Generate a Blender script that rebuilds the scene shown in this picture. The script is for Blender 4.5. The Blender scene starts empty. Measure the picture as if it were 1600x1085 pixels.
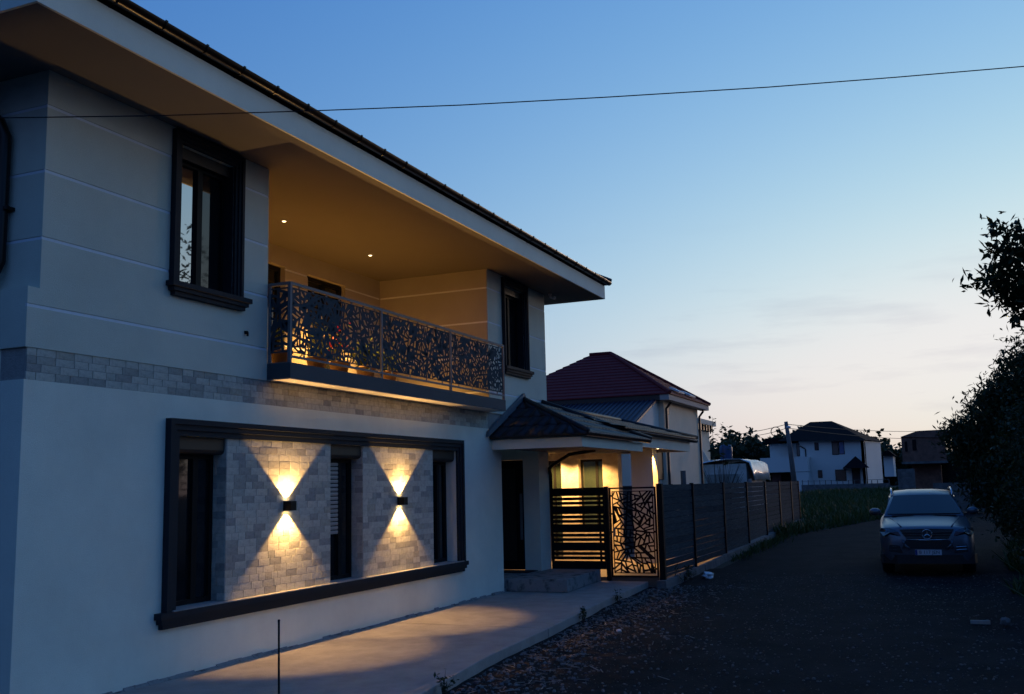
import bpy, bmesh, math, random
import numpy as np
from mathutils import Matrix, Vector, noise as mnoise

sc = bpy.context.scene
COL = sc.collection
rnd = random.Random(7)
R = math.radians

# ------------------------------------------------------------------ camera
def make_camera():
    yaw, pitch, roll = R(23.13), R(8.05), R(-1.362)
    f = Vector((math.cos(pitch)*math.cos(yaw), math.cos(pitch)*math.sin(yaw), math.sin(pitch)))
    r = Vector((math.sin(yaw), -math.cos(yaw), 0)); u = r.cross(f)
    c, s = math.cos(roll), math.sin(roll)
    r2 = c*r + s*u; u2 = -s*r + c*u
    d = bpy.data.cameras.new('Camera'); d.lens = 35; d.sensor_width = 36; d.clip_start = 0.05; d.clip_end = 4000
    o = bpy.data.objects.new('Camera', d); COL.objects.link(o)
    o.matrix_world = Matrix(((r2.x, u2.x, -f.x, 0), (r2.y, u2.y, -f.y, 0), (r2.z, u2.z, -f.z, 2.03), (0, 0, 0, 1)))
    sc.camera = o
make_camera()

# ------------------------------------------------------------------ world: dusk sky, sun just below the horizon
SUN_EL, SUN_ROT = -3.0, 109.0
def make_world():
    w = bpy.data.worlds.new('World'); sc.world = w; w.use_nodes = True
    nt = w.node_tree; N = nt.nodes; L = nt.links
    bg = N['Background']
    s = N.new('ShaderNodeTexSky'); s.sky_type = 'NISHITA'; s.sun_disc = False
    s.sun_elevation = R(SUN_EL); s.sun_rotation = R(SUN_ROT)
    s.air_density = 1.0; s.dust_density = 6.0; s.ozone_density = 1.3
    # look a little above each direction so the low sky stays pale as in haze-free dusk
    tcg = N.new('ShaderNodeTexCoord'); vm = N.new('ShaderNodeVectorMath'); vm.operation = 'ADD'; vm.inputs[1].default_value = (0, 0, 0.09)
    nm = N.new('ShaderNodeVectorMath'); nm.operation = 'NORMALIZE'
    L.new(tcg.outputs['Generated'], vm.inputs[0]); L.new(vm.outputs[0], nm.inputs[0]); L.new(nm.outputs[0], s.inputs[0])
    sep = N.new('ShaderNodeSeparateColor'); com = N.new('ShaderNodeCombineColor')
    L.new(s.outputs[0], sep.inputs[0])
    for i, (g, k) in enumerate(((2.2, 84.0), (1.34, 6.6), (0.61, 1.07))):
        p = N.new('ShaderNodeMath'); p.operation = 'POWER'; p.inputs[1].default_value = g
        m = N.new('ShaderNodeMath'); m.operation = 'MULTIPLY'; m.inputs[1].default_value = k
        c_ = N.new('ShaderNodeMath'); c_.operation = 'SMOOTH_MIN'; c_.inputs[1].default_value = (0.295, 0.29, 0.29)[i]; c_.inputs[2].default_value = 0.10
        L.new(sep.outputs[i], p.inputs[0]); L.new(p.outputs[0], m.inputs[0]); L.new(m.outputs[0], c_.inputs[0]); L.new(c_.outputs[0], com.inputs[i])
    # thin dusky cloud wisps low over the horizon (world directions)
    tc = N.new('ShaderNodeTexCoord'); mp = N.new('ShaderNodeMapping')
    mp.inputs['Scale'].default_value = (2.2, 2.2, 17.0); mp.inputs['Location'].default_value = (0.35, 0.1, 0.4)
    L.new(tc.outputs['Generated'], mp.inputs[0])
    nz = N.new('ShaderNodeTexNoise'); nz.inputs['Scale'].default_value = 2.3; nz.inputs['Detail'].default_value = 5; nz.inputs['Roughness'].default_value = 0.6
    L.new(mp.outputs[0], nz.inputs['Vector'])
    rp = N.new('ShaderNodeValToRGB'); rp.color_ramp.elements[0].position = 0.52; rp.color_ramp.elements[1].position = 0.75
    L.new(nz.outputs[0], rp.inputs[0])
    sx = N.new('ShaderNodeSeparateXYZ'); L.new(tc.outputs['Generated'], sx.inputs[0])
    band = N.new('ShaderNodeValToRGB'); cr = band.color_ramp
    cr.elements[0].position = 0.0; cr.elements[0].color = (0.5, 0.5, 0.5, 1)
    cr.elements[1].position = 0.26; cr.elements[1].color = (0, 0, 0, 1)
    e = cr.elements.new(0.12); e.color = (1, 1, 1, 1)
    L.new(sx.outputs[2], band.inputs[0])
    mm = N.new('ShaderNodeMath'); mm.operation = 'MULTIPLY'; L.new(rp.outputs[0], mm.inputs[0]); L.new(band.outputs[0], mm.inputs[1])
    m2 = N.new('ShaderNodeMath'); m2.operation = 'MULTIPLY'; m2.inputs[1].default_value = 0.45; L.new(mm.outputs[0], m2.inputs[0])
    dark = N.new('ShaderNodeMix'); dark.data_type = 'RGBA'; dark.blend_type = 'MULTIPLY'
    L.new(m2.outputs[0], dark.inputs[0]); L.new(com.outputs[0], dark.inputs[6]); dark.inputs[7].default_value = (0.62, 0.62, 0.72, 1)
    L.new(dark.outputs[2], bg.inputs[0])
    bg.inputs[1].default_value = 0.15
make_world()

def make_sun():
    # the sun has set: only a trace of warm afterglow comes from its bearing
    d = bpy.data.lights.new('Sun', 'SUN'); d.energy = 0.016; d.angle = R(5); d.color = (1, 0.68, 0.48)
    o = bpy.data.objects.new('Sun', d); COL.objects.link(o)
    az = R(90 - SUN_ROT); el = R(4)
    v = Vector((math.cos(az)*math.cos(el), math.sin(az)*math.cos(el), math.sin(el)))
    o.rotation_euler = v.to_track_quat('Z', 'Y').to_euler(); o.location = (60, -20, 30)
make_sun()
vs = sc.view_settings
vs.view_transform = 'Standard'; vs.look = 'None'; vs.gamma = 1; vs.use_curve_mapping = False
vs.exposure = 4.29
sc.cycles.use_denoising = True
sc.cycles.max_bounces = 8; sc.cycles.diffuse_bounces = 5; sc.cycles.sample_clamp_indirect = 3.0

# ------------------------------------------------------------------ materials
MATS = {}
def mat(name, color, rough=0.7, metal=0.0, vary=0.0, scale=4.0, bump=0.0, bscale=60.0, detail=6.0, spec=0.5, color2=None, emit=None, estr=0.0, island=0.0, stretch=None, thr=(0.35, 0.7)):
    if name in MATS: return MATS[name]
    m = bpy.data.materials.new(name); m.use_nodes = True
    nt = m.node_tree; N = nt.nodes; L = nt.links; b = N['Principled BSDF']
    b.inputs['Roughness'].default_value = rough; b.inputs['Metallic'].default_value = metal
    b.inputs['Specular IOR Level'].default_value = spec
    c = (*color, 1); b.inputs['Base Color'].default_value = c
    tc = N.new('ShaderNodeTexCoord'); src = tc.outputs['Object']
    if stretch:
        mp = N.new('ShaderNodeMapping'); mp.inputs['Scale'].default_value = stretch; L.new(src, mp.inputs[0]); src = mp.outputs[0]
    out = None
    if vary > 0 or color2:
        c2 = (*color2, 1) if color2 else tuple(v*(1-vary) for v in color) + (1,)
        nz = N.new('ShaderNodeTexNoise'); nz.inputs['Scale'].default_value = scale; nz.inputs['Detail'].default_value = detail; nz.inputs['Roughness'].default_value = 0.65
        L.new(src, nz.inputs['Vector'])
        rp = N.new('ShaderNodeValToRGB'); rp.color_ramp.elements[0].position = thr[0]; rp.color_ramp.elements[1].position = thr[1]
        rp.color_ramp.elements[0].color = c; rp.color_ramp.elements[1].color = c2
        L.new(nz.outputs[0], rp.inputs[0]); out = rp.outputs[0]
    if island > 0:
        oi = N.new('ShaderNodeObjectInfo'); ge = N.new('ShaderNodeNewGeometry')
        ad = N.new('ShaderNodeMath'); ad.operation = 'ADD'; L.new(oi.outputs['Random'], ad.inputs[0]); L.new(ge.outputs['Random Per Island'], ad.inputs[1])
        fr = N.new('ShaderNodeMath'); fr.operation = 'FRACT'; L.new(ad.outputs[0], fr.inputs[0])
        rr = N.new('ShaderNodeValToRGB'); cr = rr.color_ramp
        cr.elements[0].position = 0.0; cr.elements[0].color = (1-island, 1-island, 1-island*0.9, 1)
        cr.elements[1].position = 1.0; cr.elements[1].color = (1.0, 0.985, 0.96, 1)
        e1 = cr.elements.new(0.16); e1.color = (1-island*0.85, 1-island*0.86, 1-island*0.85, 1)
        e2 = cr.elements.new(0.30); e2.color = (1-island*0.35, 1-island*0.36, 1-island*0.38, 1)
        e3 = cr.elements.new(0.34); e3.color = (1-island*0.62, 1-island*0.72, 1-island*0.85, 1)
        e4 = cr.elements.new(0.39); e4.color = (1-island*0.3, 1-island*0.3, 1-island*0.3, 1)
        L.new(fr.outputs[0], rr.inputs[0])
        mx = N.new('ShaderNodeMix'); mx.data_type = 'RGBA'; mx.blend_type = 'MULTIPLY'; mx.inputs[0].default_value = 1
        if out: L.new(out, mx.inputs[6])
        else: mx.inputs[6].default_value = c
        L.new(rr.outputs[0], mx.inputs[7]); out = mx.outputs[2]
    if out: L.new(out, b.inputs['Base Color'])
    if bump > 0:
        n2 = N.new('ShaderNodeTexNoise'); n2.inputs['Scale'].default_value = bscale; n2.inputs['Detail'].default_value = 5
        L.new(src, n2.inputs['Vector'])
        bp = N.new('ShaderNodeBump'); bp.inputs['Strength'].default_value = bump; bp.inputs['Distance'].default_value = 0.02
        L.new(n2.outputs[0], bp.inputs['Height']); L.new(bp.outputs[0], b.inputs['Normal'])
    if emit:
        b.inputs['Emission Color'].default_value = (*emit, 1); b.inputs['Emission Strength'].default_value = estr
    MATS[name] = m
    return m

def glass_mat(name, tint=(0.01, 0.012, 0.014), refl=0.4):
    m = bpy.data.materials.new(name); m.use_nodes = True
    nt = m.node_tree; N = nt.nodes; L = nt.links
    b = N['Principled BSDF']; b.inputs['Base Color'].default_value = (*tint, 1); b.inputs['Roughness'].default_value = 0.04
    g = N.new('ShaderNodeBsdfGlossy'); g.inputs['Roughness'].default_value = 0.015; g.inputs['Color'].default_value = (0.92, 0.95, 1, 1)
    mx = N.new('ShaderNodeMixShader'); mx.inputs[0].default_value = refl
    L.new(b.outputs[0], mx.inputs[1]); L.new(g.outputs[0], mx.inputs[2])
    L.new(mx.outputs[0], N['Material Output'].inputs[0])
    MATS[name] = m
    return m

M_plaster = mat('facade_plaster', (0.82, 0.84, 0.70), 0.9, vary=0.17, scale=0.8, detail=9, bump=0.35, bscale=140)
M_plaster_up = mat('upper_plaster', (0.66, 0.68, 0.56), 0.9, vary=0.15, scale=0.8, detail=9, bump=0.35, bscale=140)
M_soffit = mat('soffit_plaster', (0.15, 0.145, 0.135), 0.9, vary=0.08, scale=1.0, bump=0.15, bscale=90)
M_fascia = mat('fascia_paint', (0.76, 0.78, 0.65), 0.8, vary=0.10, scale=1.0, bump=0.1)
M_stone = mat('travertine', (0.57, 0.575, 0.50), 0.8, vary=0.36, scale=16, detail=8, bump=0.3, bscale=40, island=0.44, thr=(0.4, 0.75))
M_grout = mat('grout', (0.36, 0.34, 0.31), 0.95, vary=0.2, scale=20, bump=0.4)
M_trim = mat('anthracite_trim', (0.018, 0.024, 0.031), 0.7, spec=0.2, vary=0.15, scale=6, bump=0.1, bscale=120)
M_ledge = mat('window_ledge', (0.36, 0.36, 0.35), 0.7, vary=0.3, scale=8, bump=0.2)
M_frame = mat('dark_window_frame', (0.010, 0.011, 0.012), 0.5, spec=0.12, bump=0.05, bscale=200, vary=0.2)
M_shutter = mat('shutter_box', (0.016, 0.014, 0.013), 0.5, vary=0.2, scale=5)
M_slat = mat('shutter_slat', (0.22, 0.24, 0.25), 0.4)
M_glass = glass_mat('window_glass', refl=0.42)
M_glass_dark = glass_mat('window_glass_dark', refl=0.01)
M_glass_in = glass_mat('patio_glass', tint=(0.03, 0.045, 0.03), refl=0.10)
M_slab = mat('balcony_slab_paint', (0.05, 0.066, 0.08), 0.8, vary=0.15, scale=2, bump=0.3, bscale=150)
M_slab_under = mat('balcony_underside', (0.6, 0.58, 0.54), 0.9, vary=0.05)
M_rail = mat('railing_paint', (0.15, 0.17, 0.185), 0.6, spec=0.2, vary=0.1)
M_cut = mat('cut_metal', (0.06, 0.078, 0.088), 0.9, spec=0.08, vary=0.25, scale=3)
M_black = mat('black_metal', (0.008, 0.008, 0.009), 0.6, spec=0.15, vary=0.2)
M_gutter = mat('gutter_metal', (0.012, 0.011, 0.011), 0.28, metal=0.5)
M_tile = mat('roof_tile', (0.024, 0.028, 0.034), 0.5, metal=0.0, spec=0.3, vary=0.3, scale=8, bump=0.2, bscale=50)
M_conc = mat('pavement_concrete', (0.34, 0.32, 0.29), 0.85, vary=0.32, scale=2.4, detail=12, bump=0.5, bscale=45)
M_conc2 = mat('weathered_concrete', (0.24, 0.24, 0.23), 0.9, color2=(0.035, 0.037, 0.035), scale=4.5, detail=9, bump=0.6, bscale=30, thr=(0.50, 0.66))
M_plinth = mat('plinth_concrete', (0.17, 0.17, 0.165), 0.9, vary=0.55, scale=3, detail=9, bump=0.7, bscale=25)
M_wood = mat('fence_board', (0.105, 0.115, 0.12), 0.95, spec=0.05, vary=0.5, scale=6, bump=0.5, bscale=30, island=0.3, stretch=(0.6, 1, 9))
M_soil = mat('ground_soil', (0.022, 0.02, 0.017), 0.95, color2=(0.011, 0.014, 0.008), scale=0.6, detail=9, bump=1.0, bscale=8)
M_road = mat('gravel_road', (0.020, 0.0205, 0.021), 0.92, color2=(0.008, 0.0085, 0.009), scale=1.3, detail=12, bump=1.0, bscale=28, spec=0.06)
M_gravel = mat('gravel_stone', (0.18, 0.195, 0.20), 0.85, vary=0.4, scale=30, island=0.75)
M_patio = mat('patio_tile', (0.16, 0.14, 0.12), 0.5, vary=0.2, scale=2)
M_lampglow = mat('lamp_lens', (0.8, 0.7, 0.5), 0.4, emit=(1.0, 0.72, 0.36), estr=1.2)
M_spotglow = mat('downlight_lens', (0.8, 0.7, 0.5), 0.4, emit=(1.0, 0.66, 0.32), estr=0.35)
M_white = mat('white_plastic', (0.6, 0.6, 0.6), 0.5)
M_bark = mat('bark', (0.045, 0.036, 0.028), 0.9, vary=0.5, scale=12, bump=1.0, bscale=20)
def leaf_mat(name, c, c2):
    m = bpy.data.materials.new(name); m.use_nodes = True
    nt = m.node_tree; N = nt.nodes; L = nt.links; b = N['Principled BSDF']
    ge = N.new('ShaderNodeNewGeometry'); rp = N.new('ShaderNodeValToRGB')
    rp.color_ramp.elements[0].color = (*c, 1); rp.color_ramp.elements[1].color = (*c2, 1)
    L.new(ge.outputs['Random Per Island'], rp.inputs[0]); L.new(rp.outputs[0], b.inputs['Base Color'])
    b.inputs['Roughness'].default_value = 0.55; b.inputs['Specular IOR Level'].default_value = 0.3
    tr = N.new('ShaderNodeBsdfTranslucent'); L.new(rp.outputs[0], tr.inputs[0])
    mx = N.new('ShaderNodeMixShader'); mx.inputs[0].default_value = 0.2
    L.new(b.outputs[0], mx.inputs[1]); L.new(tr.outputs[0], mx.inputs[2]); L.new(mx.outputs[0], N['Material Output'].inputs[0])
    return m
M_leaf = leaf_mat('leaf_dark', (0.016, 0.030, 0.010), (0.035, 0.055, 0.018))
M_leaf2 = leaf_mat('leaf_willow', (0.020, 0.034, 0.014), (0.050, 0.070, 0.028))
M_leaf3 = leaf_mat('leaf_wood', (0.022, 0.034, 0.016), (0.045, 0.062, 0.026))
M_grass = leaf_mat('grass_blade', (0.022, 0.042, 0.010), (0.05, 0.085, 0.02))
M_flower_red = mat('red_petal', (0.5, 0.02, 0.03), 0.6)
M_flower_white = mat('white_petal', (0.8, 0.75, 0.6), 0.6)
M_pot = mat('flower_pot', (0.25, 0.16, 0.10), 0.7, vary=0.3)

# ------------------------------------------------------------------ mesh helpers
class MB:
    def __init__(s): s.v = []; s.f = []
    def add(s, vs, fs):
        o = len(s.v); s.v += [tuple(p) for p in vs]; s.f += [tuple(i+o for i in f) for f in fs]; return s
    def box(s, x0, x1, y0, y1, z0, z1):
        return s.add([(x0,y0,z0),(x1,y0,z0),(x1,y1,z0),(x0,y1,z0),(x0,y0,z1),(x1,y0,z1),(x1,y1,z1),(x0,y1,z1)],
                     [(0,3,2,1),(4,5,6,7),(0,1,5,4),(1,2,6,5),(2,3,7,6),(3,0,4,7)])
    def bar(s, a, b, w, h=None, up=(0,0,1)):
        a = Vector(a); b = Vector(b); d = (b-a).normalized(); u = Vector(up)
        sd = d.cross(u)
        if sd.length < 1e-4: sd = d.cross(Vector((1,0,0)))
        sd.normalize(); u = sd.cross(d); h = h or w
        vs = [p + sd*(i*w/2) + u*(j*h/2) for p in (a, b) for i, j in ((-1,-1),(1,-1),(1,1),(-1,1))]
        return s.add(vs, [(0,1,2,3),(7,6,5,4),(0,4,5,1),(1,5,6,2),(2,6,7,3),(3,7,4,0)])
    def tube(s, pts, r, n=8, cap=True):
        pts = [Vector(p) for p in pts]; rs = r if isinstance(r, (list, tuple)) else [r]*len(pts)
        rings = []; ref = None
        for i, p in enumerate(pts):
            d = (pts[min(i+1, len(pts)-1)] - pts[max(i-1, 0)]).normalized()
            if ref is None:
                ref = d.cross(Vector((0,0,1)))
                if ref.length < 0.05: ref = d.cross(Vector((1,0,0)))
            ref = (ref - d*ref.dot(d)).normalized(); q = d.cross(ref)
            rings.append([p + (ref*math.cos(2*math.pi*k/n) + q*math.sin(2*math.pi*k/n))*rs[i] for k in range(n)])
        vs = [v for rg in rings for v in rg]
        fs = [(i*n+k, i*n+(k+1) % n, (i+1)*n+(k+1) % n, (i+1)*n+k) for i in range(len(pts)-1) for k in range(n)]
        if cap: fs += [tuple(range(n))[::-1], tuple((len(pts)-1)*n+k for k in range(n))]
        return s.add(vs, fs)
    def lathe(s, prof, c=(0,0,0), n=16, axis='z'):
        vs = []
        for r, h in prof:
            for k in range(n):
                a = 2*math.pi*k/n; p = (r*math.cos(a), r*math.sin(a), h)
                if axis == 'x': p = (h, r*math.cos(a), r*math.sin(a))
                if axis == 'y': p = (r*math.cos(a), h, r*math.sin(a))
                vs.append((p[0]+c[0], p[1]+c[1], p[2]+c[2]))
        m = len(prof)
        fs = [(i*n+k, i*n+(k+1) % n, (i+1)*n+(k+1) % n, (i+1)*n+k) for i in range(m-1) for k in range(n)]
        fs += [tuple(range(n))[::-1], tuple((m-1)*n+k for k in range(n))]
        return s.add(vs, fs)
    def prism(s, poly, d):   # poly: list of 3D points (planar), d: extrude vector
        n = len(poly); d = Vector(d)
        vs = [Vector(p) for p in poly] + [Vector(p)+d for p in poly]
        return s.add(vs, [tuple(range(n))[::-1], tuple(range(n, 2*n))] + [(i, (i+1) % n, n+(i+1) % n, n+i) for i in range(n)])
    def mesh(s, name, fix=True):
        me = bpy.data.meshes.new(name); me.from_pydata([tuple(v) for v in s.v], [], s.f)
        if fix:
            bm = bmesh.new(); bm.from_mesh(me); bmesh.ops.recalc_face_normals(bm, faces=bm.faces); bm.to_mesh(me); bm.free()
        me.update(); return me
    def build(s, name, m, parent=None, smooth=False, **kw):
        return link(name, s.mesh(name), m, parent, smooth, **kw)

WLOC = {}
def link(name, me, m, parent=None, smooth=False, loc=None, label=None, cat=None, group=None, kind=None):
    if m is not None and not me.materials: me.materials.append(m)
    if smooth:
        for p in me.polygons: p.use_smooth = True
    o = bpy.data.objects.new(name, me); COL.objects.link(o)
    wl = Vector(loc) if loc is not None else Vector((0, 0, 0))
    if parent:
        o.parent = parent
        o.location = wl - WLOC.get(parent.name, Vector((0, 0, 0)))
    else:
        o.location = wl
    WLOC[o.name] = wl
    tag(o, label, cat, group, kind)
    return o
def tag(o, label=None, cat=None, group=None, kind=None):
    if label: o['label'] = label
    if cat: o['category'] = cat
    if group: o['group'] = group
    if kind: o['kind'] = kind
    return o
def thing(name, label, cat, loc=(0, 0, 0), group=None):
    o = bpy.data.objects.new(name, None); COL.objects.link(o); o.location = loc; o.empty_display_size = 0.2
    WLOC[o.name] = Vector(loc)
    return tag(o, label, cat, group)
def copy_tree(o, parent=None):
    c = o.copy(); COL.objects.link(c); c.parent = parent
    WLOC[c.name] = Vector(WLOC.get(o.name, (0, 0, 0)))
    for ch in list(o.children): copy_tree(ch, c)
    return c

def grid_wall(mb, x0, x1, z0, z1, y0, y1, holes=(), ax='x'):
    """a wall slab in the XZ (or YZ) plane cut by rectangular holes (a0,a1,z0,z1)"""
    xs = sorted({x0, x1} | {min(max(h[k], x0), x1) for h in holes for k in (0, 1)})
    zs = sorted({z0, z1} | {min(max(h[k], z0), z1) for h in holes for k in (2, 3)})
    for a, b in zip(xs, xs[1:]):
        run = None
        for c, d in zip(zs, zs[1:]):
            mx, mz = (a+b)/2, (c+d)/2
            inside = any(h[0] < mx < h[1] and h[2] < mz < h[3] for h in holes)
            if b-a < 1e-6 or d-c < 1e-6: continue
            if inside:
                if run: _wb(mb, a, b, y0, y1, run[0], run[1], ax); run = None
            else:
                run = (run[0], d) if run else (c, d)
        if run: _wb(mb, a, b, y0, y1, run[0], run[1], ax)
    return mb
def _wb(mb, a, b, y0, y1, c, d, ax):
    if ax == 'x': mb.box(a, b, y0, y1, c, d)
    else: mb.box(y0, y1, a, b, c, d)

def S(t):
    t = min(max(t, 0), 1); return t*t*(3-2*t)
def gz(x, y):
    return -0.125 + 0.065*S((5.0-y)/4.0) + 0.021*min(max(x-22, 0), 55)

def cut_cells(w, h, n, seed, jitter=1.0, minarea=0.0):
    """random straight cuts through a w x h sheet -> convex cells"""
    rr = random.Random(seed); cells = [[(0, 0), (w, 0), (w, h), (0, h)]]
    def area(p): return 0.5*abs(sum(p[i][0]*p[(i+1) % len(p)][1]-p[(i+1) % len(p)][0]*p[i][1] for i in range(len(p))))
    for _ in range(n):
        cells.sort(key=area, reverse=True)
        c = cells.pop(rr.randrange(min(3, len(cells))))
        cx = sum(p[0] for p in c)/len(c); cy = sum(p[1] for p in c)/len(c)
        xs = [p[0] for p in c]; ys = [p[1] for p in c]
        a = rr.uniform(0, math.pi)
        if rr.random() < 0.7: a = (0 if (max(ys)-min(ys)) > (max(xs)-min(xs)) else math.pi/2) + rr.gauss(0, 0.55)
        dx, dy = math.cos(a), math.sin(a)
        px = cx + rr.uniform(-.15, .15)*(max(xs)-min(xs)); py = cy + rr.uniform(-.15, .15)*(max(ys)-min(ys))
        sd = [(p[0]-px)*-dy + (p[1]-py)*dx for p in c]
        A, B = [], []
        for i in range(len(c)):
            j = (i+1) % len(c)
            (A if sd[i] >= 0 else B).append(c[i])
            if sd[i]*sd[j] < 0:
                t = sd[i]/(sd[i]-sd[j]); q = (c[i][0]+t*(c[j][0]-c[i][0]), c[i][1]+t*(c[j][1]-c[i][1]))
                A.append(q); B.append(q)
        for q in (A, B):
            if len(q) >= 3 and area(q) > 1e-5: cells.append(q)
    return cells
def inset_poly(p, d):
    n = len(p); ar = sum(p[i][0]*p[(i+1) % n][1]-p[(i+1) % n][0]*p[i][1] for i in range(n))
    if ar < 0: p = p[::-1]
    out = p[:]
    # clip polygon by each edge moved inwards
    for i in range(n):
        a, b = p[i], p[(i+1) % n]; ex, ey = b[0]-a[0], b[1]-a[1]; l = math.hypot(ex, ey)
        if l < 1e-6: continue
        nx, ny = -ey/l, ex/l; k = nx*a[0]+ny*a[1]+d
        new = []
        for j in range(len(out)):
            q, r = out[j], out[(j+1) % len(out)]
            s1, s2 = nx*q[0]+ny*q[1]-k, nx*r[0]+ny*r[1]-k
            if s1 >= 0: new.append(q)
            if s1*s2 < 0:
                t = s1/(s1-s2); new.append((q[0]+t*(r[0]-q[0]), q[1]+t*(r[1]-q[1])))
        out = new
        if len(out) < 3: return None
    # drop doubled points
    res = []
    for q in out:
        if not res or math.hypot(q[0]-res[-1][0], q[1]-res[-1][1]) > 1e-4: res.append(q)
    if len(res) > 2 and math.hypot(res[0][0]-res[-1][0], res[0][1]-res[-1][1]) < 1e-4: res.pop()
    return res if len(res) >= 3 else None
def cut_panel(w, h, n, seed, web, thick, place, vary=0.0):
    """laser-cut sheet: every cell is a hole, the webs between them stay. place(a,b,t)->world point"""
    rr = random.Random(seed+99); bm = bmesh.new()
    for c in cut_cells(w, h, n, seed):
        d = web*0.5*(1+rr.random()*vary)
        hole = inset_poly(c, d)
        ar = sum(c[i][0]*c[(i+1) % len(c)][1]-c[(i+1) % len(c)][0]*c[i][1] for i in range(len(c)))
        if ar < 0: c = c[::-1]
        def P(q, t): return bm.verts.new(place(q[0], q[1], t))
        if hole is None:
            bm.faces.new([P(q, 0) for q in c]); bm.faces.new([P(q, thick) for q in c][::-1]); continue
        # ring between outer polygon and hole: pie by nearest vertices
        hn, cn = len(hole), len(c)
        # start pairing
        i0 = min(range(cn), key=lambda i: (c[i][0]-hole[0][0])**2+(c[i][1]-hole[0][1])**2)
        for t, flip in ((0, False), (thick, True)):
            vo = [P(q, t) for q in c]; vh = [P(q, t) for q in hole]
            i, j = 0, 0
            while i < cn or j < hn:
                a, b = c[(i0+i) % cn], hole[j % hn]
                a2, b2 = c[(i0+i+1) % cn], hole[(j+1) % hn]
                adv_o = i < cn and (j >= hn or (a2[0]-b[0])**2+(a2[1]-b[1])**2 <= (a[0]-b2[0])**2+(a[1]-b2[1])**2)
                if adv_o: f = [vo[(i0+i) % cn], vo[(i0+i+1) % cn], vh[j % hn]]; i += 1
                else: f = [vo[(i0+i) % cn], vh[(j+1) % hn], vh[j % hn]]; j += 1
                try: bm.faces.new(f[::-1] if flip else f)
                except ValueError: pass
        va = [P(q, 0) for q in hole]; vb = [P(q, thick) for q in hole]
        for k in range(hn):
            try: bm.faces.new([va[k], va[(k+1) % hn], vb[(k+1) % hn], vb[k]])
            except ValueError: pass
    me = bpy.data.meshes.new('cut_panel'); bm.to_mesh(me); bm.free(); return me

def spot(name, loc, aim, power, size, blend, radius, color):
    d = bpy.data.lights.new(name, 'SPOT'); d.energy = power; d.spot_size = R(size); d.spot_blend = blend
    d.shadow_soft_size = radius; d.color = color
    o = bpy.data.objects.new(name, d); COL.objects.link(o); o.location = loc
    o.rotation_euler = Vector(aim).to_track_quat('-Z', 'Y').to_euler()
    return o

# ================================================================== GROUND, ROAD, PAVEMENT
def axis_pts(a, b, steps):
    out = []
    for lo, hi, st in steps:
        n = max(1, int(round((hi-lo)/st))); out += [lo+(hi-lo)*i/n for i in range(n)]
    return out + [steps[-1][1]]
def sheet(name, xs, ys, fz, m, keep=None, **kw):
    nx, ny = len(xs), len(ys)
    vs = [(x, y, fz(x, y)) for x in xs for y in ys]
    fs = []
    for i in range(nx-1):
        for j in range(ny-1):
            if keep and not keep((xs[i]+xs[i+1])/2, (ys[j]+ys[j+1])/2): continue
            fs.append((i*ny+j, (i+1)*ny+j, (i+1)*ny+j+1, i*ny+j+1))
    me = bpy.data.meshes.new(name); me.from_pydata(vs, [], fs); me.update()
    return link(name, me, m, None, True, **kw)
gx = axis_pts(0, 0, [(-1500, -100, 200), (-100, -10, 15), (-10, 80, 2), (80, 300, 20), (300, 2000, 250)])
gy = axis_pts(0, 0, [(-1500, -100, 200), (-100, -12, 11), (-12, 14, 1), (14, 100, 10), (100, 1500, 200)])
sheet('ground', gx, gy, lambda x, y: gz(x, y)-0.03, M_soil, kind='structure')
def road_z(x, y):
    return gz(x, y) + 0.018*mnoise.noise((x*0.9, y*0.9, 0.3)) + 0.012*mnoise.noise((x*2.7, y*2.7, 1.3))
rx = axis_pts(0, 0, [(-8, 6, 0.8), (6, 26, 0.25), (26, 60, 1.0), (60, 120, 6)])
ry = axis_pts(0, 0, [(-2.2, 6.2, 0.25)])
def road_keep(x, y):
    if x < 25: hi = 6.2
    elif x < 36: hi = 5.1
    else: hi = 5.1 - (x-36)*0.30
    return y < max(hi, 1.6)
sheet('road', rx, ry, road_z, M_road, keep=road_keep, kind='structure')

# pavement: two concrete slabs with a joint between them
pv = thing('pavement', None, None, (12, 7, 0)); pv['kind'] = 'structure'
edge = [(3.5, 4.62), (9.22, 5.013), (11.44, 5.30), (13.845, 5.449)]
edge2 = [(13.872, 5.452), (17.64, 5.765), (20.93, 5.93)]
def slab(e, x0, x1, yb=8.14):
    mb = MB(); poly = [(x, y) for x, y in e] + [(x1, yb), (x0, yb)]
    n = len(poly)
    top_in = []
    mb.prism([(x, y, -0.28) for x, y in poly], (0, 0, 0.28)); return mb
o = slab(edge, 3.5, 13.845).build('slab', M_conc, pv)
o = slab(edge2, 13.872, 20.93).build('slab', M_conc, pv)
for ob in pv.children:
    b = ob.modifiers.new('edge', 'BEVEL'); b.width = 0.012; b.segments = 2; b.limit_method = 'ANGLE'
# rough mortar fillet where wall meets pavement
mb = MB(); x = 6.0
while x < 18.3:
    h = rnd.uniform(0.015, 0.05); d = rnd.uniform(0.02, 0.06); l = rnd.uniform(0.12, 0.3)
    mb.prism([(x, 8.13, 0.001), (x, 8.126-d, 0.001), (x, 8.13, h)], (l*1.02, 0, 0)); x += l
mb.build('mortar_fillet', M_conc2, pv, kind='stuff')

# ================================================================== THE HOUSE
D = 8.126
HX0, HX1 = 6.955, 18.345
house = thing('house', 'two-storey rendered house with lit balcony, stone tile panels and dark trim', 'house', (13.5, 8.2, 0))
FR = (9.09, 16.30, 0.745, 2.72)          # opening inside the big dark frame
PAN = [(9.97, 12.25), (13.13, 15.40)]    # stone panels
WINS = [(9.09, 9.97), (12.25, 13.13), (15.40, 16.30)]
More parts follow.
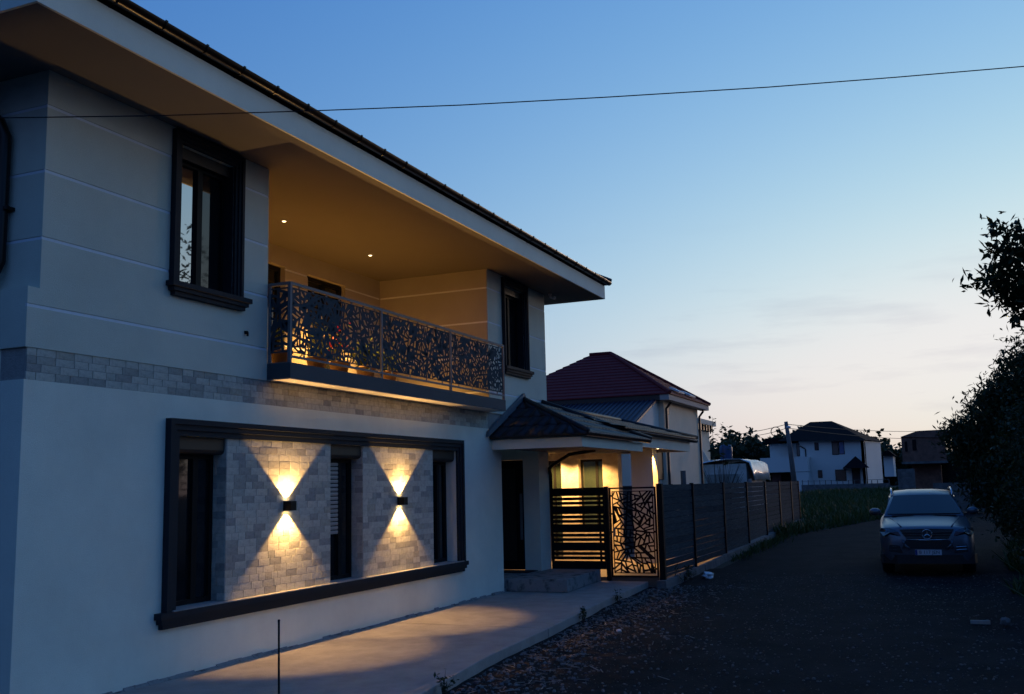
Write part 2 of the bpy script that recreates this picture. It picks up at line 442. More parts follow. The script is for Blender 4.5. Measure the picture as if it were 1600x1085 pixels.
# ground floor wall
mb = MB()
grid_wall(mb, HX0, HX1, -0.3, 3.188, D, D+0.36, holes=[FR])
for a, b in PAN: mb.box(a+0.02, b-0.02, D+0.024, D+0.36, FR[2], FR[3])
mb.box(HX0, HX0+0.3, D+0.36, 16, -0.3, 3.188)
mb.box(HX0+0.3, HX1, D+0.62, D+0.7, -0.3, 3.4)          # inner closing wall
mb.box(HX1-0.25, HX1, D+0.36, 9.9, -0.3, 3.188)
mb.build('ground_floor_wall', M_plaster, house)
MB().box(HX0+0.03, 20.9, D+0.028, D+0.36, 3.188, 3.52).build('stone_band_backing', M_grout, house)
MB().box(HX0+0.03, HX0+0.3, D+0.36, 16, 3.188, 3.52).build('side_band', M_plaster, house)

# ---- stone tiles: rows of split travertine
def brick_mesh(w, h, t, rr, ch=0.0016):
    j = lambda: rr.uniform(-0.0003, 0.0003)
    x0, x1, z0, z1 = -w/2, w/2, -h/2, h/2
    b = [(x0, t, z0), (x1, t, z0), (x1, t, z1), (x0, t, z1)]
    m = [(x0, ch, z0), (x1, ch, z0), (x1, ch, z1), (x0, ch, z1)]
    f = [(x0+ch+j(), j(), z0+ch+j()), (x1-ch+j(), j(), z0+ch+j()), (x1-ch+j(), j(), z1-ch+j()), (x0+ch+j(), j(), z1-ch+j())]
    me = bpy.data.meshes.new('brick')
    fs = [(8, 9, 10, 11)] + [(i, (i+1) % 4, 4+(i+1) % 4, 4+i) for i in range(4)] + [(4+i, 4+(i+1) % 4, 8+(i+1) % 4, 8+i) for i in range(4)]
    me.from_pydata(b+m+f, [], fs); me.update(); me.materials.append(M_stone); return me
ROW, JNT = 0.0898, 0.003
def tile_rows(x0, x1, z0, z1, rr, lw=0.235):
    out = []; n = int(round((z1-z0)/ROW)); rh = (z1-z0)/n
    for k in range(n):
        x = x0; first = True
        while x < x1-1e-4:
            w = lw*rr.choice((1, 1, 1, 1, 1, 1, 0.55, 0.8)) if not first else lw*rr.choice((1, 0.5, 0.75, 0.6))
            first = False
            if x1-(x+w) < 0.05: w = x1-x
            out.append((x+w/2, z0+rh*(k+0.5), w-JNT, rh-JNT)); x += w
    return out
brr = random.Random(3)
VAR = {}
def brick_variant(w, h):
    key = (round(w, 2), round(h, 3), brr.randrange(4))
    if key not in VAR: VAR[key] = brick_mesh(key[0]-0.002 if key[0] > w else key[0], h, 0.026, brr)
    return VAR[key]
panels = []
for i, (a, b) in enumerate(PAN):
    p = MB().box(a+0.004, b-0.004, D-0.0005, D+0.0235, FR[2]+0.012, FR[3]-0.002).build('stone_panel', M_grout, house, label=('grey beige stone tile panel nearer the camera', 'grey beige stone tile panel nearer the porch')[i])
    panels.append(p)
for (x, z, w, h) in tile_rows(PAN[0][0], PAN[0][1], FR[2]+0.012, FR[3], brr):
    link('brick', brick_variant(w, h), None, panels[0], loc=(x, D-0.004+brr.uniform(-0.0011, 0.0006), z))
def bricks_joined(items, y, name, parent, flip=None):
    mb = MB()
    for (x, z, w, h) in items:
        yy = y+brr.uniform(-0.0011, 0.0006); c = 0.0016
        x0, x1, z0, z1 = x-w/2, x+w/2, z-h/2, z+h/2
        vs = [(x0, yy+c, z0), (x1, yy+c, z0), (x1, yy+c, z1), (x0, yy+c, z1), (x0, yy+.03, z0), (x1, yy+.03, z0), (x1, yy+.03, z1), (x0, yy+.03, z1),
              (x0+c, yy, z0+c), (x1-c, yy, z0+c), (x1-c, yy, z1-c), (x0+c, yy, z1-c)]
        if flip: vs = [flip(v) for v in vs]
        mb.add(vs, [(8, 9, 10, 11)] + [(4+i, 4+(i+1) % 4, (i+1) % 4, i) for i in range(4)] + [(i, (i+1) % 4, 8+(i+1) % 4, 8+i) for i in range(4)])
    return mb.build(name, M_stone, parent, kind='stuff')
bricks_joined(tile_rows(PAN[1][0], PAN[1][1], FR[2]+0.012, FR[3], brr), D-0.004, 'brick_field', panels[1])
band = tile_rows(HX0+0.03, 17.75, 3.19, 3.508, brr, 0.235)
near = [t for t in band if t[0] < 9.8]; far_ = [t for t in band if t[0] >= 9.8]
bb = MB().box(HX0+0.04, 17.7, D+0.02, D+0.0275, 3.19, 3.508).build('stone_band', M_grout, house, label='strip of grey stone tiles between the two storeys')
for (x, z, w, h) in near:
    link('brick', brick_variant(w, h), None, bb, loc=(x, D+0.012+brr.uniform(-0.0011, 0.0006), z))
bricks_joined(far_, D+0.010, 'brick_field', bb)
# tiled reveals beside the windows (faces looking along X)
for xr, sgn in ((9.97, -1), (12.25, 1), (13.13, -1), (15.40, 1)):
    its = tile_rows(D+0.0, D+0.20, FR[2]+0.012, FR[3], brr, 0.19)
    if sgn < 0: bricks_joined(its, 0, 'reveal_bricks', house, flip=lambda v, xr=xr: (xr-0.006+v[1], v[0], v[2]))
    else: bricks_joined(its, 0, 'reveal_bricks', house, flip=lambda v, xr=xr: (xr+0.006-v[1], v[0], v[2]))

# ---- big dark frame round the ground floor windows
def stepped_frame(name, x0, x1, z0, z1, wid, parent, steps=(0.085, 0.062, 0.04), bottom=False):
    """three stepped bands, the outer one standing proudest"""
    mb = MB(); b = wid/3
    for k, pr in enumerate(steps):
        o_, i_ = wid-k*b, wid-(k+1)*b
        ya, yb = D-pr, D+0.002
        mb.box(x0-o_, x1+o_, ya, yb, z1+i_, z1+o_)
        mb.box(x0-o_, x0-i_, ya, yb, z0, z1+i_)
        mb.box(x1+i_, x1+o_, ya, yb, z0, z1+i_)
    return mb.build(name, M_trim, parent)
stepped_frame('window_surround', FR[0], FR[1], FR[2], FR[3], 0.192, house)
def stepped_sill(name, x0, x1, ztop, parent, steps=((0.0, 0.10, 0.065), (0.04, 0.078, 0.05), (0.075, 0.055, 0.05))):
    mb = MB(); z = ztop
    for inset, pr, h in steps:
        mb.box(x0+inset, x1-inset, D-pr, D+0.003, z-h, z); z -= h
    return mb.build(name, M_trim, parent)
stepped_sill('sill', 8.79, 16.56, FR[2]-0.001, house, steps=((0.0, 0.105, 0.07), (0.035, 0.083, 0.055), (0.07, 0.06, 0.055)))
MB().box(9.0, 16.40, D-0.098, D+0.36, FR[2], FR[2]+0.010).build('ledge', M_ledge, house)

# ---- ground floor windows
def window(x0, x1, z0, z1, y, glass, parent, mullion=0.5, name='window', fw=0.055):
    fr = MB()
    fr.box(x0, x0+fw, y-0.03, y+0.04, z0, z1); fr.box(x1-fw, x1, y-0.03, y+0.04, z0, z1)
    fr.box(x0+fw, x1-fw, y-0.03, y+0.04, z0, z0+fw); fr.box(x0+fw, x1-fw, y-0.03, y+0.04, z1-fw, z1)
    w = fr.build(name, M_frame, parent)
    xm = x0+(x1-x0)*mullion
    MB().box(xm-0.045, xm+0.045, y-0.038, y+0.04, z0+fw, z1-fw).build('mullion', M_frame, w)
    for a, b in ((x0+fw, xm-0.045), (xm+0.045, x1-fw)):
        MB().box(a, b, y+0.004, y+0.016, z0+fw, z1-fw).build('pane', glass, w)
    return w
for i, (a, b) in enumerate(WINS):
    w = window(a+0.006, b-0.006, FR[2]+0.012, FR[3]-0.20, D+0.23, M_glass_dark, house, 0.62)
    bx = MB()      # roller shutter box with a rounded lower lip
    zt, zb = FR[3]-0.002, FR[3]-0.20
    prof = [(D+0.03, zt), (D+0.03, zb+0.05), (D+0.045, zb+0.015), (D+0.08, zb), (D+0.30, zb), (D+0.30, zt)]
    bx.prism([(a+0.008, y, z) for y, z in prof], (b-a-0.016, 0, 0))
    bx.build('shutter_box', M_shutter, w)
    if i == 1:
        for k in range(17):
            z = zb-0.06-k*0.062
            MB().prism([(a+0.07, D+0.195, z), (a+0.07, D+0.189, z-0.026), (a+0.07, D+0.197, z-0.05)], (0.42, 0, 0)).build('slat', M_slat, w)

# ---- upper storey walls with grooves
GRO = [3.923, 4.627, 5.324, 6.013]
ZT = 6.395
UWIN = [(9.03, 10.02, 4.51, 6.22), (18.66, 19.68, 4.51, 6.22)]
def grooves(a, b): return [(a-1, b+1, z-0.018, z+0.018) for z in GRO]
up = MB()
up2 = up; up = MB()
for (x0, x1, w) in ((HX0, 10.75, UWIN[0]), (17.82, 20.955, UWIN[1])):
    up, up2 = up2, up
    grid_wall(up, x0+(0.17 if x0 < 8 else 0.0), x1, 3.508, ZT+0.02, D+0.025, D+0.36, holes=[w])
    h = [w] + grooves(x0, x1)
    if x0 < 8:
        grid_wall(up, x0, x1, 3.508, 4.108, D, D+0.0255, holes=grooves(x0, x1))
        up.box(x0, x0+0.145, D+0.0255, D+0.36, 3.508, 4.108)
        grid_wall(up, x0+0.14, x1, 4.108, ZT+0.02, D, D+0.0255, holes=h)
    else:
        grid_wall(up, x0, x1, 3.508, ZT+0.02, D, D+0.0255, holes=h)
up, up2 = up2, up      # up: near block, up2: far pillar
up.box(HX0, HX0+0.3, D+0.36, 16, 3.508, 4.108)
# side wall, looking along X, set back above the base band
grid_wall(up, D+0.36, 16, 4.108, ZT+0.02, HX0+0.165, HX0+0.45, ax='y')
grid_wall(up, D+0.0256, 16, 4.108, ZT+0.02, HX0+0.14, HX0+0.1655, holes=grooves(D, 16), ax='y')
# right end wall
up2.box(20.70, 20.955, D+0.36, 16, 3.1, ZT+0.02)
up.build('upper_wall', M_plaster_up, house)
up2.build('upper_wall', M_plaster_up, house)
M_lip = mat('groove_lit_white', (0.72, 0.76, 0.78), 0.85, vary=0.1, scale=3)  # whiter than the wall, standing in for sky light caught on the lip
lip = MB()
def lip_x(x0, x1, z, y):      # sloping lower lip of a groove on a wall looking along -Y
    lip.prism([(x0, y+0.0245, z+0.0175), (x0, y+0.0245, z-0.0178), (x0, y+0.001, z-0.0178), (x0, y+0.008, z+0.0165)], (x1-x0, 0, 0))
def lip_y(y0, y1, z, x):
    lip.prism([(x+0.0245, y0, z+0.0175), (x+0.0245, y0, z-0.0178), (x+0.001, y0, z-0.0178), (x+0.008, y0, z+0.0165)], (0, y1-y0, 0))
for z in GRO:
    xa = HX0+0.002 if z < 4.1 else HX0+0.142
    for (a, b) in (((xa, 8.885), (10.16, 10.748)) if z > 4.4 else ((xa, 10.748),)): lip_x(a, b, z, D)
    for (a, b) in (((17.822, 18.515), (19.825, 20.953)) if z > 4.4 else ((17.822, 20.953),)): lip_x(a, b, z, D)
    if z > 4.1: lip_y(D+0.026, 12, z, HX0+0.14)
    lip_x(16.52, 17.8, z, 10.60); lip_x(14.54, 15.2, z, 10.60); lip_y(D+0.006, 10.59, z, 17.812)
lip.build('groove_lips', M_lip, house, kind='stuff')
# balcony recess walls
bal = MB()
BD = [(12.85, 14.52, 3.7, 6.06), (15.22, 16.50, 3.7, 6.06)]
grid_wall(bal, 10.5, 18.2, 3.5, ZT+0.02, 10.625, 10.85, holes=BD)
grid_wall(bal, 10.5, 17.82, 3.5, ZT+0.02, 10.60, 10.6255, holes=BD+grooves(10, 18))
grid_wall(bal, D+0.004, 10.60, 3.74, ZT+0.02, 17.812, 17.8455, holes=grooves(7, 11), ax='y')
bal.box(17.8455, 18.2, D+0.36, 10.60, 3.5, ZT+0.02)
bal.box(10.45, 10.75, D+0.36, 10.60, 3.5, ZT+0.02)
bal.build('balcony_wall', mat('niche_plaster_dimmed', (0.36, 0.35, 0.31), 0.9, vary=0.12, scale=1.0, bump=0.35, bscale=140), house)  # house paint darkened here so the lamp-lit niche renders dimmer
for (a, b, c, d) in BD:
    w = window(a+0.02, b-0.02, c, d-0.01, 10.72, M_glass_dark, house, 0.5, 'balcony_door', 0.08)
# upper windows
for (a, b, c, d) in UWIN:
    stepped_frame('window_surround', a, b, c, d, 0.14, house, steps=(0.075, 0.055, 0.035))
    stepped_sill('sill', a-0.19, b+0.26, c, house, steps=((0.0, 0.12, 0.06), (0.04, 0.095, 0.05), (0.08, 0.07, 0.05)))
    MB().box(a+0.001, a+0.012, D+0.004, D+0.34, c+0.001, d-0.001).build('reveal', M_trim, house)
    MB().box(b-0.012, b-0.001, D+0.004, D+0.34, c+0.001, d-0.001).build('reveal', M_trim, house)
    w = window(a+0.013, b-0.013, c+0.004, d-0.14, D+0.17, M_glass, house, 0.52, fw=0.04)
    [q for q in w.children if q.name.startswith('pane')][1].data.materials[0] = M_glass_dark
    MB().box(a+0.014, b-0.014, D+0.06, D+0.32, d-0.14, d-0.002).build('shutter_box', M_shutter, w)
# dark rooms behind
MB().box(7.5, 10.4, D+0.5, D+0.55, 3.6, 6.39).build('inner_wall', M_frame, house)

# ---- balcony slab and railing
YB = 7.755
BX0, BX1 = 10.752, 17.775
sl = MB().box(BX0, BX1, YB, D+0.001, 3.521, 3.728).box(10.76, 17.81, D+0.001, 10.60, 3.53, 3.728)
sl.build('balcony_slab', M_slab, house)
MB().box(BX0+0.012, BX1-0.012, YB+0.012, D+0.02, 3.512, 3.5205).build('slab_underside', M_slab_under, house)
MB().box(10.76, 17.81, YB+0.05, 10.59, 3.7285, 3.74).build('balcony_floor', M_patio, house)
rail = MB()
PX = [10.775, 13.112, 15.46, 17.752]
rail.box(BX0, BX1, YB+0.005, YB+0.055, 4.775, 4.812)                    # top rail
rail.box(BX0, BX0+0.045, YB+0.055, D-0.004, 4.775, 4.812)
rl = rail.build('railing', M_rail, house, label='grey balcony railing with laser cut metal panels')
for x in PX:
    MB().box(x-0.02, x+0.02, YB+0.008, YB+0.05, 3.70, 4.775).build('post', M_rail, rl)
for a, b in zip(PX, PX[1:]):
    MB().box(a+0.02, b-0.02, YB+0.012, YB+0.046, 3.80, 3.828).build('bottom_rail', M_rail, rl)
MB().box(BX0+0.004, BX0+0.04, D-0.04, D-0.006, 3.73, 4.775).build('post', M_rail, rl)
for i, (a, b) in enumerate(zip(PX, PX[1:])):
    x0, x1 = a+0.035, b-0.035
    me = cut_panel(x1-x0, 0.875, 260, 11+i, 0.0225, 0.004, lambda p, q, t, x0=x0: (x0+p, YB+0.024+t, 3.868+q), vary=1.6)
    link('cut_panel', me, M_cut, rl)
    n = 7
    for k in range(n):
        x = x0+(x1-x0)*(k+0.5)/n
        MB().box(x-0.012, x+0.012, YB+0.018, YB+0.034, 4.742, 4.776).build('clip', M_rail, rl)
    for k in range(4):
        x = x0+(x1-x0)*(k+0.5)/4
        MB().box(x-0.01, x+0.01, YB+0.018, YB+0.034, 3.827, 3.869).build('clip', M_rail, rl)
me = cut_panel(0.30, 0.875, 30, 31, 0.026, 0.004, lambda p, q, t: (BX0+0.02+t, YB+0.05+p, 3.868+q), vary=0.8)
link('cut_panel', me, M_cut, rl)

# ---- eaves: soffit, fascia, gutter, roof
RX0, RX1, RY0 = 5.985, 22.16, 7.045
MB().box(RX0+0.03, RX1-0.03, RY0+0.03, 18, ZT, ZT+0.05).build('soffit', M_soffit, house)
fa = MB()
fa.box(RX0, RX1, RY0, RY0+0.03, ZT-0.004, 6.705); fa.box(RX0, RX0+0.03, RY0+0.03, 18, ZT-0.004, 6.705)
fa.box(RX1-0.03, RX1, RY0+0.03, 18, ZT-0.004, 6.705)
fa.build('fascia', M_fascia, house)
def gutter(mb, a, b, r, n=7):      # half-round channel, open at the top
    a = Vector(a); b = Vector(b); d = (b-a).normalized(); sd = d.cross(Vector((0, 0, 1))).normalized()
    for k, rr_ in ((1, r), (-1, r-0.004)):
        ring = [sd*math.cos(math.pi+math.pi*i/n)*rr_ + Vector((0, 0, math.sin(math.pi+math.pi*i/n)*rr_)) for i in range(n+1)]
        vs = [a+q for q in ring] + [b+q for q in ring]
        mb.add(vs, [(i, i+1, n+2+i, n+1+i) for i in range(n)])
    return mb
gt = gutter(MB(), (RX0-0.1, RY0-0.075, 6.80), (RX1+0.12, RY0-0.075, 6.80), 0.072)
gutter(gt, (RX1+0.075, RY0-0.1, 6.80), (RX1+0.075, 17, 6.80), 0.068)
gto = gt.build('gutter', M_gutter, house, True)
x = RX0+0.2
while x < RX1:
    MB().bar((x, RY0-0.002, 6.70), (x, RY0-0.002, 6.81), 0.025, 0.004).tube([(x, RY0-0.075+0.074*math.cos(math.pi+math.pi*i/6), 6.80+0.076*math.sin(math.pi+math.pi*i/6)) for i in range(7)], 0.008, 5).box(x-0.015, x+0.015, RY0-0.155, RY0-0.14, 6.79, 6.812).build('bracket', M_gutter, gto)
    x += 0.62
# hip roof with a wavy tile edge
rf = MB()
ex0, ex1, ey0, ey1, ez = RX0-0.10, RX1+0.16, RY0-0.10, 18.5, 6.80
ym = (ey0+ey1)/2; rz = ez+(ym-ey0)*math.tan(R(22)); hx = (ym-ey0)
rf.add([(ex0, ey0, ez), (ex1, ey0, ez), (ex1, ey1, ez), (ex0, ey1, ez), (ex0+hx, ym, rz), (ex1-hx, ym, rz)],
       [(0, 1, 5, 4), (1, 2, 5), (2, 3, 4, 5), (3, 0, 4), (3, 2, 1, 0)])
rfo = rf.build('roof', M_tile, house)
te = MB(); n = int((ex1-ex0)/0.24)
for i in range(n):     # barrel ends of the lowest tile row
    x = ex0+(i+0.5)*(ex1-ex0)/n; w = (ex1-ex0)/n
    P = [(-0.5, 0.0), (-0.3, 0.012), (-0.12, 0.022), (0.12, 0.022), (0.3, 0.012), (0.5, 0.0), (0.5, -0.03), (-0.5, -0.03)]
    te.prism([(x+p*w, ey0+0.0, ez+0.012+q*0.6) for p, q in P], (0, 0.5, 0.2))
te.build('tile_edge', M_tile, rfo, kind='stuff')
te = MB()
for s_ in (0,):
    te.tube([(ex1, ey0, ez+0.04), (ex1-hx, ym, rz+0.04)], 0.07, 8); te.tube([(ex0, ey0, ez+0.04), (ex0+hx, ym, rz+0.04)], 0.07, 8)
te.build('hip_cap', M_tile, rfo)
# downpipe at the far corner and on the near side wall
MB().tube([(20.97, 8.9, 6.42), (20.99, 8.75, 6.30), (21.0, 8.35, 6.0), (21.0, 8.32, 5.9), (21.0, 8.32, 3.9)], 0.045, 8).build('downpipe', M_gutter, house, True)
MB().tube([(6.6, 8.95, 6.3), (6.75, 8.85, 6.15), (6.98, 8.66, 5.88), (7.02, 8.62, 5.74), (7.02, 8.62, 4.42), (6.99, 8.65, 4.30), (6.86, 8.75, 4.16), (6.86, 8.75, 0.2)], 0.062, 10).build('downpipe', M_gutter, house, True)
MB().box(6.99, 7.10, 8.52, 8.72, 4.95, 4.985).build('pipe_bracket', M_gutter, house)

# ---- porch: end wall with the door, roof
pw = MB()
pw.box(20.35, 20.95, D, 8.50, 0.20, 2.86)
pw.box(20.35, 20.95, 8.50, 10.0, 2.64, 2.86); pw.box(20.35, 20.95, 9.55, 10.0, 0.2, 2.64)
pw.box(18.345, 20.95, 9.9, 10.1, 0.0, 2.86)
pw.box(18.1, 20.95, D, 9.9, 2.86, 3.0)
pw.build('porch_wall', M_plaster, house)
dr = MB().box(20.42, 20.47, 8.505, 9.545, 0.26, 2.63).build('door', M_frame, house, label='dark entrance door inside the porch')
MB().box(20.405, 20.42, 8.56, 8.62, 0.9, 1.9).build('handle', M_rail, dr)
MB().box(20.405, 20.42, 8.72, 9.35, 0.45, 2.45).build('panel', M_shutter, dr)
# concrete patch cover on the facade
MB().box(18.02, 18.22, D-0.006, D+0.002, 0.42, 0.68).build('meter_cover', M_plaster, house)

def roof_tiles(mb, p0, p1, q0, q1, rows, cols, amp=0.022, lift=0.03):
    """wavy metal tile sheet between lower edge p0-p1 and upper edge q0-q1 (world points)"""
    p0, p1, q0, q1 = map(Vector, (p0, p1, q0, q1))
    nrm = (p1-p0).cross(q0-p0).normalized()
    if nrm.z < 0: nrm = -nrm
    sub = 6
    for r_ in range(rows):
        t0, t1 = r_/rows, (r_+1)/rows
        grid = []
        for t, lf in ((t0, lift), (t1, 0.004)):
            a = p0.lerp(q0, t); b = p1.lerp(q1, t)
            L_ = (p1-p0).length; x_a = (a-p0).dot((p1-p0).normalized()); x_b = (b-p0).dot((p1-p0).normalized())
            m = cols*sub; row = []
            for k in range(m+1):
                s_ = k/m; pt = a.lerp(b, s_); ph = (x_a+(x_b-x_a)*s_)/0.2*2*math.pi
                row.append(pt + nrm*(lf + amp*(0.5+0.5*math.cos(ph))**1.5))
            grid.append(row)
        m = cols*sub
        vs = grid[0]+grid[1]+[v-nrm*(lift+0.004) for v in grid[0]]
        mb.add(vs, [(k, k+1, m+2+k, m+1+k) for k in range(m)] + [(k+1, k, 2*(m+1)+k, 2*(m+1)+k+1) for k in range(m)])
    return mb
pr = thing_part = MB()
A1 = Vector((17.80, 6.10, 3.02)); B1 = Vector((22.25, 6.10, 3.02)); C1 = Vector((19.50, D-0.01, 3.86)); D1 = Vector((20.6, D-0.01, 3.86)); W1 = Vector((17.80, D-0.01, 3.02))
pr.add([A1, B1, D1, C1, W1, Vector((22.25, D-0.01, 3.02))], [(0, 1, 2, 3), (4, 0, 3), (1, 5, 2), (0, 4, 5, 1)])
pro = pr.build('porch_roof', M_tile, house)
# hip face towards the camera: tiles one by one
rows = 4
nrm = (A1-W1).cross(C1-W1).normalized(); nrm = nrm if nrm.z > 0 else -nrm
for r_ in range(rows):
    t0, t1 = r_/rows, (r_+1)/rows
    a0, b0 = W1.lerp(C1, t0), A1.lerp(C1, t0); a1, b1 = W1.lerp(C1, t1), A1.lerp(C1, t1)
    ny = max(1, int(round((b0-a0).length/0.245)))
    for k in range(ny):
        y0 = a0.y+(b0.y-a0.y)*k/ny; y1 = a0.y+(b0.y-a0.y)*(k+1)/ny
        vs = []; m = 8
        for t, lf in ((t0-0.02, 0.042), (min(t1, 0.97), 0.010)):
            a = W1.lerp(C1, t); b = A1.lerp(C1, t)
            for i in range(m+1):
                y = y0+(y1-y0)*i/m; yy = min(max(y, b.y), a.y)
                p = Vector((a.x, yy, a.z))
                wv = 0.030*(0.5-0.5*math.cos(2*math.pi*i/m))
                sk = (0.03*(0.5-0.5*math.cos(2*math.pi*i/m))) if t == t0-0.02 else 0
                vs.append(p + nrm*(lf+wv) + Vector((-sk, 0, -sk*0.5)))
        base = [v - nrm*0.045 for v in vs[:m+1]]
        mb = MB(); mb.add(vs+base, [(i, i+1, m+2+i, m+1+i) for i in range(m)] + [(i+1, i, 2*(m+1)+i, 2*(m+1)+i+1) for i in range(m)])
        mb.build('tile', M_tile, pro, True)
fb = roof_tiles(MB(), A1+Vector((0, 0, 0)), B1, C1, D1, 5, 20)
fb.build('tile_field', M_tile, pro, True, kind='stuff')
MB().tube([A1+Vector((0, 0, .05)), C1+Vector((0, 0, .05))], 0.055, 8).build('hip_cap', M_tile, pro, True)
MB().tube([B1+Vector((0, 0, .05)), D1+Vector((0, 0, .05))], 0.055, 8).build('hip_cap', M_tile, pro, True)
MB().prism([(17.60, D-0.012, 3.02), (17.64, D-0.012, 3.13), (19.48, D-0.012, 4.01), (19.60, D-0.012, 3.90)], (0, -0.06, 0)).build('flashing', M_rail, pro)
pf = MB()
pf.box(17.90, 17.95, 6.28, D-0.004, 2.775, 2.965); pf.box(17.90, 22.05, 6.25, 6.28, 2.775, 2.965); pf.box(22.02, 22.05, 6.28, D, 2.775, 2.965)
pf.build('porch_fascia', M_fascia, house)
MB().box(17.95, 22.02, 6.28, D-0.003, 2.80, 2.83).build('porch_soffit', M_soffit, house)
pg = gutter(MB(), (17.80, 6.17, 3.03), (22.35, 6.17, 3.03), 0.06); gutter(pg, (17.825, 6.12, 3.03), (17.825, D-0.01, 3.03), 0.06)
pg.build('porch_gutter', M_gutter, house, True)
MB().box(17.95, 22.25, 6.085, 6.105, 3.035, 3.05).build('lit_gutter_lip', M_rail, house)  # lighter strip stands in for sky light along the gutter edge
MB().tube([(20.6, 6.9, 2.80), (20.72, 7.55, 2.72), (20.78, 7.95, 2.52), (20.80, 8.05, 2.44), (20.98, 8.10, 2.3), (21.0, 8.10, 0.4)], 0.04, 8).build('downpipe', M_gutter, house, True)

# ---- covered patio behind the gate (second, longer roof)
A2 = Vector((21.3, 6.42, 3.28)); B2 = Vector((28.35, 6.42, 3.28)); C2 = Vector((20.98, D, 3.79)); D2 = Vector((26.5, D, 3.76))
E2 = Vector((28.35, 11.5, 3.28)); F2 = Vector((21.3, 11.5, 3.28))
p2 = MB().add([A2, B2, D2, C2, E2, F2], [(0, 1, 2, 3), (1, 4, 2), (4, 5, 3, 2), (5, 0, 3)])
p2o = p2.build('patio_roof', M_tile, house)
roof_tiles(MB(), A2, B2, C2, D2, 5, 32).build('tile_field', M_tile, p2o, True, kind='stuff')
MB().tube([B2+Vector((0, 0, .05)), D2+Vector((0, 0, .05))], 0.06, 8).build('hip_cap', M_tile, p2o, True)
MB().tube([C2+Vector((0, 0, .05)), D2+Vector((0, 0, .05))], 0.06, 8).build('ridge_cap', M_tile, p2o, True)
MB().box(22.1, 28.0, 6.56, 6.59, 2.925, 3.20).box(27.97, 28.0, 6.59, 11.2, 2.925, 3.20).build('patio_fascia', M_fascia, house)
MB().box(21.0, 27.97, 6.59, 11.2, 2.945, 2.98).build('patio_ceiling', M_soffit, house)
g2 = gutter(MB(), (22.2, 6.49, 3.24), (28.5, 6.49, 3.24), 0.06); g2.build('patio_gutter', M_gutter, house, True)
MB().box(22.3, 28.4, 6.405, 6.425, 3.245, 3.26).build('lit_gutter_lip', M_rail, house)  # pale strip again painted for the sky-lit edge
MB().box(24.85, 25.3, 6.80, 7.37, 0.05, 2.945).build('patio_column', M_plaster, house)
ww = MB(); grid_wall(ww, 8.08, 12.0, 0.05, 2.945, 26.0, 26.35, holes=[(8.52, 9.22, 0.9, 2.76), (9.72, 10.5, 0.05, 2.76)], ax='y')
ww.build('patio_wall', mat('patio_stone_wall', (0.46, 0.41, 0.34), 0.85, vary=0.35, scale=5, bump=0.6, bscale=22), house)
for (a, b, c) in ((8.52, 9.22, 0.9), (9.72, 10.5, 0.06)):
    fr = MB(); X = 26.22
    fr.box(X, X+0.06, a, a+0.06, c, 2.755); fr.box(X, X+0.06, b-0.06, b, c, 2.755); fr.box(X, X+0.06, a+0.06, b-0.06, c, c+0.06); fr.box(X, X+0.06, a+0.06, b-0.06, 2.695, 2.755)
    fr.box(X-0.004, X+0.05, (a+b)/2-0.15, (a+b)/2-0.08, c+0.06, 2.695)
    w = fr.build('window', M_frame, house)
    MB().box(X+0.02, X+0.03, a+0.06, b-0.06, c+0.06, 2.695).build('pane', M_glass_in, w)
pt = thing('patio', None, None, (24, 8, 0)); pt['kind'] = 'structure'
MB().box(21.05, 30.0, 5.72, 12.0, -0.2, 0.07).build('patio_floor', M_patio, pt)

# ================================================================== LAMPS
WARM = (1.0, 0.54, 0.17)
def wall_lamp(x, label):
    z0, z1 = 1.80, 1.925; yc = 8.052
    t = thing('wall_lamp', label, 'lamp', (x, D, 1.86), 'up and down lamps on the stone panels')
    b = MB()
    w = 0.062
    for (a0, a1, b0, b1) in ((x-w, x+w, 7.995, 8.001), (x-w, x+w, 8.10, 8.12), (x-w, x-w+0.006, 8.001, 8.10), (x+w-0.006, x+w, 8.001, 8.10)):
        b.box(a0, a1, b0, b1, z0, z1)
    b.build('housing', M_black, t)
    MB().box(x-w+0.006, x+w-0.006, 8.001, 8.10, z0+0.012, z0+0.016).build('lens', M_lampglow, t)
    MB().box(x-w+0.006, x+w-0.006, 8.001, 8.10, z1-0.016, z1-0.012).build('lens', M_lampglow, t)
    for nm, z, dz in (('lamp_beam_up', z1-0.002, 1), ('lamp_beam_down', z0+0.002, -1)):
        o = spot(nm, (x, yc, z), (0, 0, dz), 9.0, 102, 0.16 if dz > 0 else 0.26, 0.012, WARM)
wall_lamp(11.185, 'black up-down wall lamp on the stone panel nearer the camera')
wall_lamp(14.22, 'black up-down wall lamp on the stone panel nearer the porch')

def downlight(x, y, z, label, power, size, color=(1.0, 0.46, 0.09), aim=(0, 0, -1), group='balcony ceiling lights'):
    t = thing('ceiling_light', label, 'ceiling light', (x, y, z), group)
    MB().lathe([(0.032, -0.001), (0.032, -0.008), (0.045, -0.010), (0.052, -0.006), (0.052, -0.001)], (x, y, z), 20).build('ring', M_rail, t, True)
    MB().lathe([(0.031, -0.012), (0.031, -0.0145), (0.022, -0.020), (0.008, -0.022)], (x, y, z), 16).build('lens', M_spotglow, t)
    spot('ceiling_light_beam', (x, y, z-0.03), aim, power, size, 0.5, 0.02, color)
downlight(12.96, 9.49, ZT, 'recessed balcony ceiling light nearer the camera', 105, 96)
downlight(15.66, 9.52, ZT, 'recessed balcony ceiling light in the middle of the ceiling', 105, 96)
downlight(25.45, 9.95, 2.945, 'recessed patio ceiling light left of the lit window', 30, 140, color=(1.0, 0.50, 0.15), group='patio ceiling lights')
downlight(25.4, 8.90, 2.945, 'recessed patio ceiling light in front of the lit window', 30, 140, color=(1.0, 0.50, 0.15), group='patio ceiling lights')
